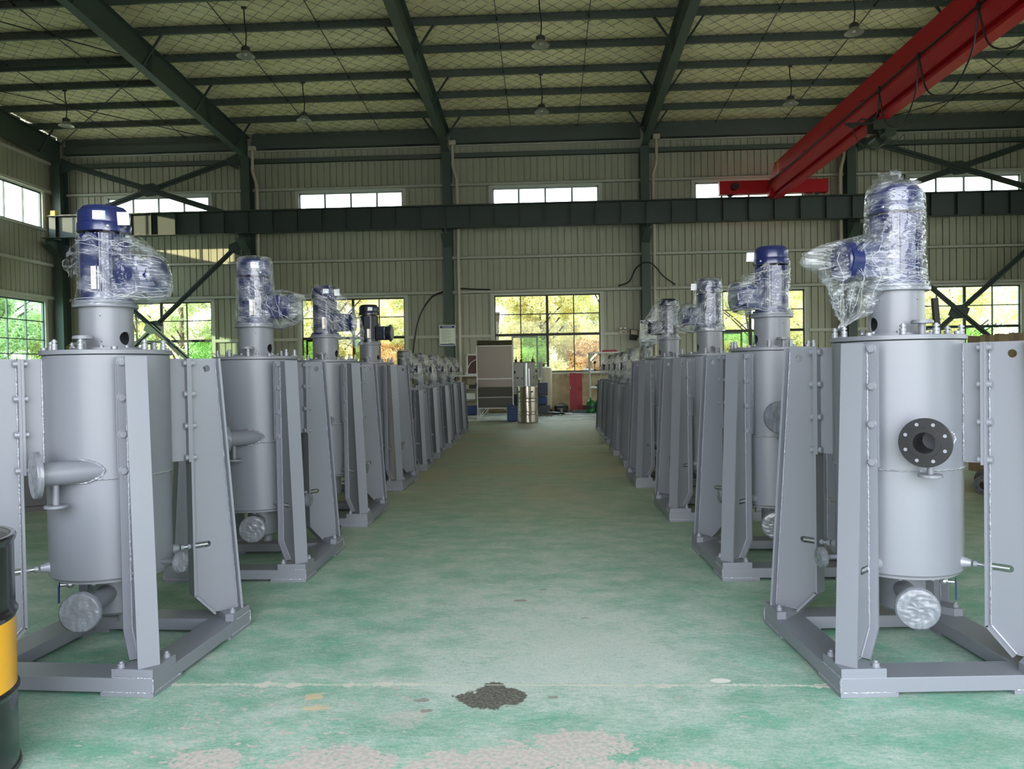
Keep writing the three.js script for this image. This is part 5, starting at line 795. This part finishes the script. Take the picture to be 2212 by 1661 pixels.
  single('bent_hose', tube([V(-0.2, 0, 0), V(0, 0.42, 0), V(0.25, 0.52, 0), V(0.45, 0.38, 0), V(0.5, 0.2, 0)], 0.012, 40, 8), M.white, 'thin white hose arching over the workbench beside the framed panel', 'hose', [-2.55, 1.32, -26.1]);
}

// ---------------------------------------------------------------- trees outside
{
  const leaf = new THREE.BufferGeometry(); // a sprig of three small leaves
  { const p = [], ix = []; for (let k = 0; k < 3; k++) { const a = k * 2.1, c = Math.cos(a), s = Math.sin(a), b = p.length / 3; p.push(0, 0, 0, c * 0.5 - s * 0.22, 0.10, s * 0.5 + c * 0.22, c, -0.06, s, c * 0.5 + s * 0.22, 0.10, s * 0.5 - c * 0.22); ix.push(b, b + 1, b + 2, b, b + 2, b + 3); } leaf.setAttribute('position', new THREE.Float32BufferAttribute(p, 3)); leaf.setIndex(ix); leaf.computeVertexNormals(); }
  const leafMat = phys(1, 1, 1, 0.7, { transmission: 0.5, thickness: 0, side: THREE.DoubleSide });
  function tree(x, z, h, w, tint, n, label) {
    const t = thing('tree', label, 'tree', [x, -0.36, z], 0, null); delete t.userData.group;
    const br = []; let lean = rr(-0.4, 0.4);
    br.push(tube([V(0, -0.1, 0), V(lean * 0.3, h * 0.35, 0.1), V(lean, h * 0.75, 0)], 0.11, 16, 7));
    for (let i = 0; i < 9; i++) { const y = h * rr(0.12, 0.7), a = rr(0, 6.28); br.push(tube([V(lean * y / h, y, 0), V(lean * y / h + Math.cos(a) * w * 0.35, y + h * 0.12, Math.sin(a) * w * 0.35), V(lean * y / h + Math.cos(a) * w * 0.7, y + h * 0.22, Math.sin(a) * w * 0.7)], 0.035, 10, 5)); }
    part(t, 'trunk', br, M.trunk);
    const m = new THREE.InstancedMesh(leaf, leafMat, n); m.name = 'foliage'; m.userData.kind = 'stuff'; shade(m); t.add(m);
    const q = new THREE.Object3D(), c = new THREE.Color(), clumps = [...Array(44)].map(() => { const y = h * Math.pow(rnd(), 0.8), a = rr(0, 6.28), r = w * Math.sqrt(rnd()) * (y < h * 0.7 ? 1 : 1.5 - y / h * 0.75); return [Math.cos(a) * r, y, Math.sin(a) * r, rr(0.5, 1.1) * w * 0.42]; });
    for (let i = 0; i < n; i++) { const k = clumps[i % 44]; const g = () => (rnd() + rnd() + rnd() - 1.5) / 1.5; q.position.set(k[0] + g() * k[3], Math.max(0.05, k[1] + g() * k[3]), k[2] + g() * k[3]); q.rotation.set(rr(0, 6.28), rr(0, 6.28), rr(0, 6.28)); q.scale.setScalar(rr(0.09, 0.17)); q.updateMatrix(); m.setMatrixAt(i, q.matrix); const v = rr(0.75, 1.2), y = rr(-0.06, 0.06); m.setColorAt(i, c.setRGB(clamp((tint[0] + y) * v), clamp(tint[1] * v), tint[2] * v)); }
  }
  const YG = [0.74, 0.73, 0.36], Y = [0.84, 0.78, 0.40], O = [0.86, 0.60, 0.26], G = [0.50, 0.60, 0.30];
  const back = [[-16.5, -35, 6.6, 2.4, G, 'leafy green tree outside the low window nearest the gable'], [-19.5, -37, 7, 2.6, YG, 'yellow-green tree outside, towards the gable corner'], [-12.6, -34, 5.8, 2.2, YG, 'yellow-green tree outside, seen through the crossed braces near the gable'], [-9.6, -36, 6.4, 2.3, Y, 'yellowing tree outside, behind the third drum-side machine'], [-7.3, -33.5, 3.0, 1.2, O, 'orange autumn shrub outside the window behind the bare black motor'], [-5.4, -35.5, 6.2, 2.1, YG, 'yellow-green tree outside, beside the orange shrub behind the black motor'], [-2.4, -36, 6.0, 2.2, YG, 'yellow-green tree outside, behind the sheet-metal hopper'], [-0.2, -34.2, 5.4, 1.8, Y, 'yellow tree outside the middle low window'], [1.7, -33.2, 3.0, 0.9, O, 'orange autumn shrub outside the middle window near the white rack'], [2.6, -36.5, 6.4, 2.3, YG, 'yellow-green tree outside, behind the emergency light bay'], [5.6, -35, 6.0, 2.1, Y, 'yellow tree outside, behind the third machine opposite the drum'], [7.5, -33.4, 2.9, 1.2, O, 'orange autumn shrub outside, behind the second machine opposite the drum'], [9.4, -36, 6.5, 2.3, YG, 'yellow-green tree outside, past the red crane end'], [12.6, -37, 5.4, 2.3, Y, 'yellow tree outside, seen through the crossed braces past the crate'], [15.4, -36, 5.2, 2.3, Y, 'yellow tree outside the low window past the crate'], [18.8, -37, 6, 2.5, YG, 'yellow-green tree outside, past the last low window']];
  back.forEach(([x, z, h, w, c, l]) => tree(x, z, h, w, c, 15000, l));
  [[-24.6, -33.6, 6.6, 2.4, G, 'dark green tree outside the gable windows, nearest the corner'], [-27.6, -37.4, 7.4, 2.8, G, 'tall green tree standing off behind the gable corner'], [-22.6, -35.4, 6.2, 2.2, YG, 'yellow-green tree outside the end of the gable wall'], [-26.8, -33.6, 6.0, 2.3, YG, 'yellow-green tree outside the gable windows, farther from the corner'],
  [-14.5, -40.5, 6.8, 3.2, YG, 'broad pale tree in the far row behind the gable-side windows'], [-7, -41, 6.9, 3.2, Y, 'broad pale tree in the far row behind the black motor'], [0.6, -41, 6.7, 3.2, YG, 'broad pale tree in the far row behind the middle window'], [8, -41, 6.9, 3.2, YG, 'broad pale tree in the far row past the red crane end'], [15, -41.5, 6.6, 3.2, Y, 'broad pale tree in the far row past the crate'], [22, -41, 6.6, 3.2, YG, 'broad pale tree at the end of the far row past the crate']].forEach(([x, z, h, w, c, l]) => tree(x, z, h, w, c, 15000, l));
}

renderer.render(scene, camera);
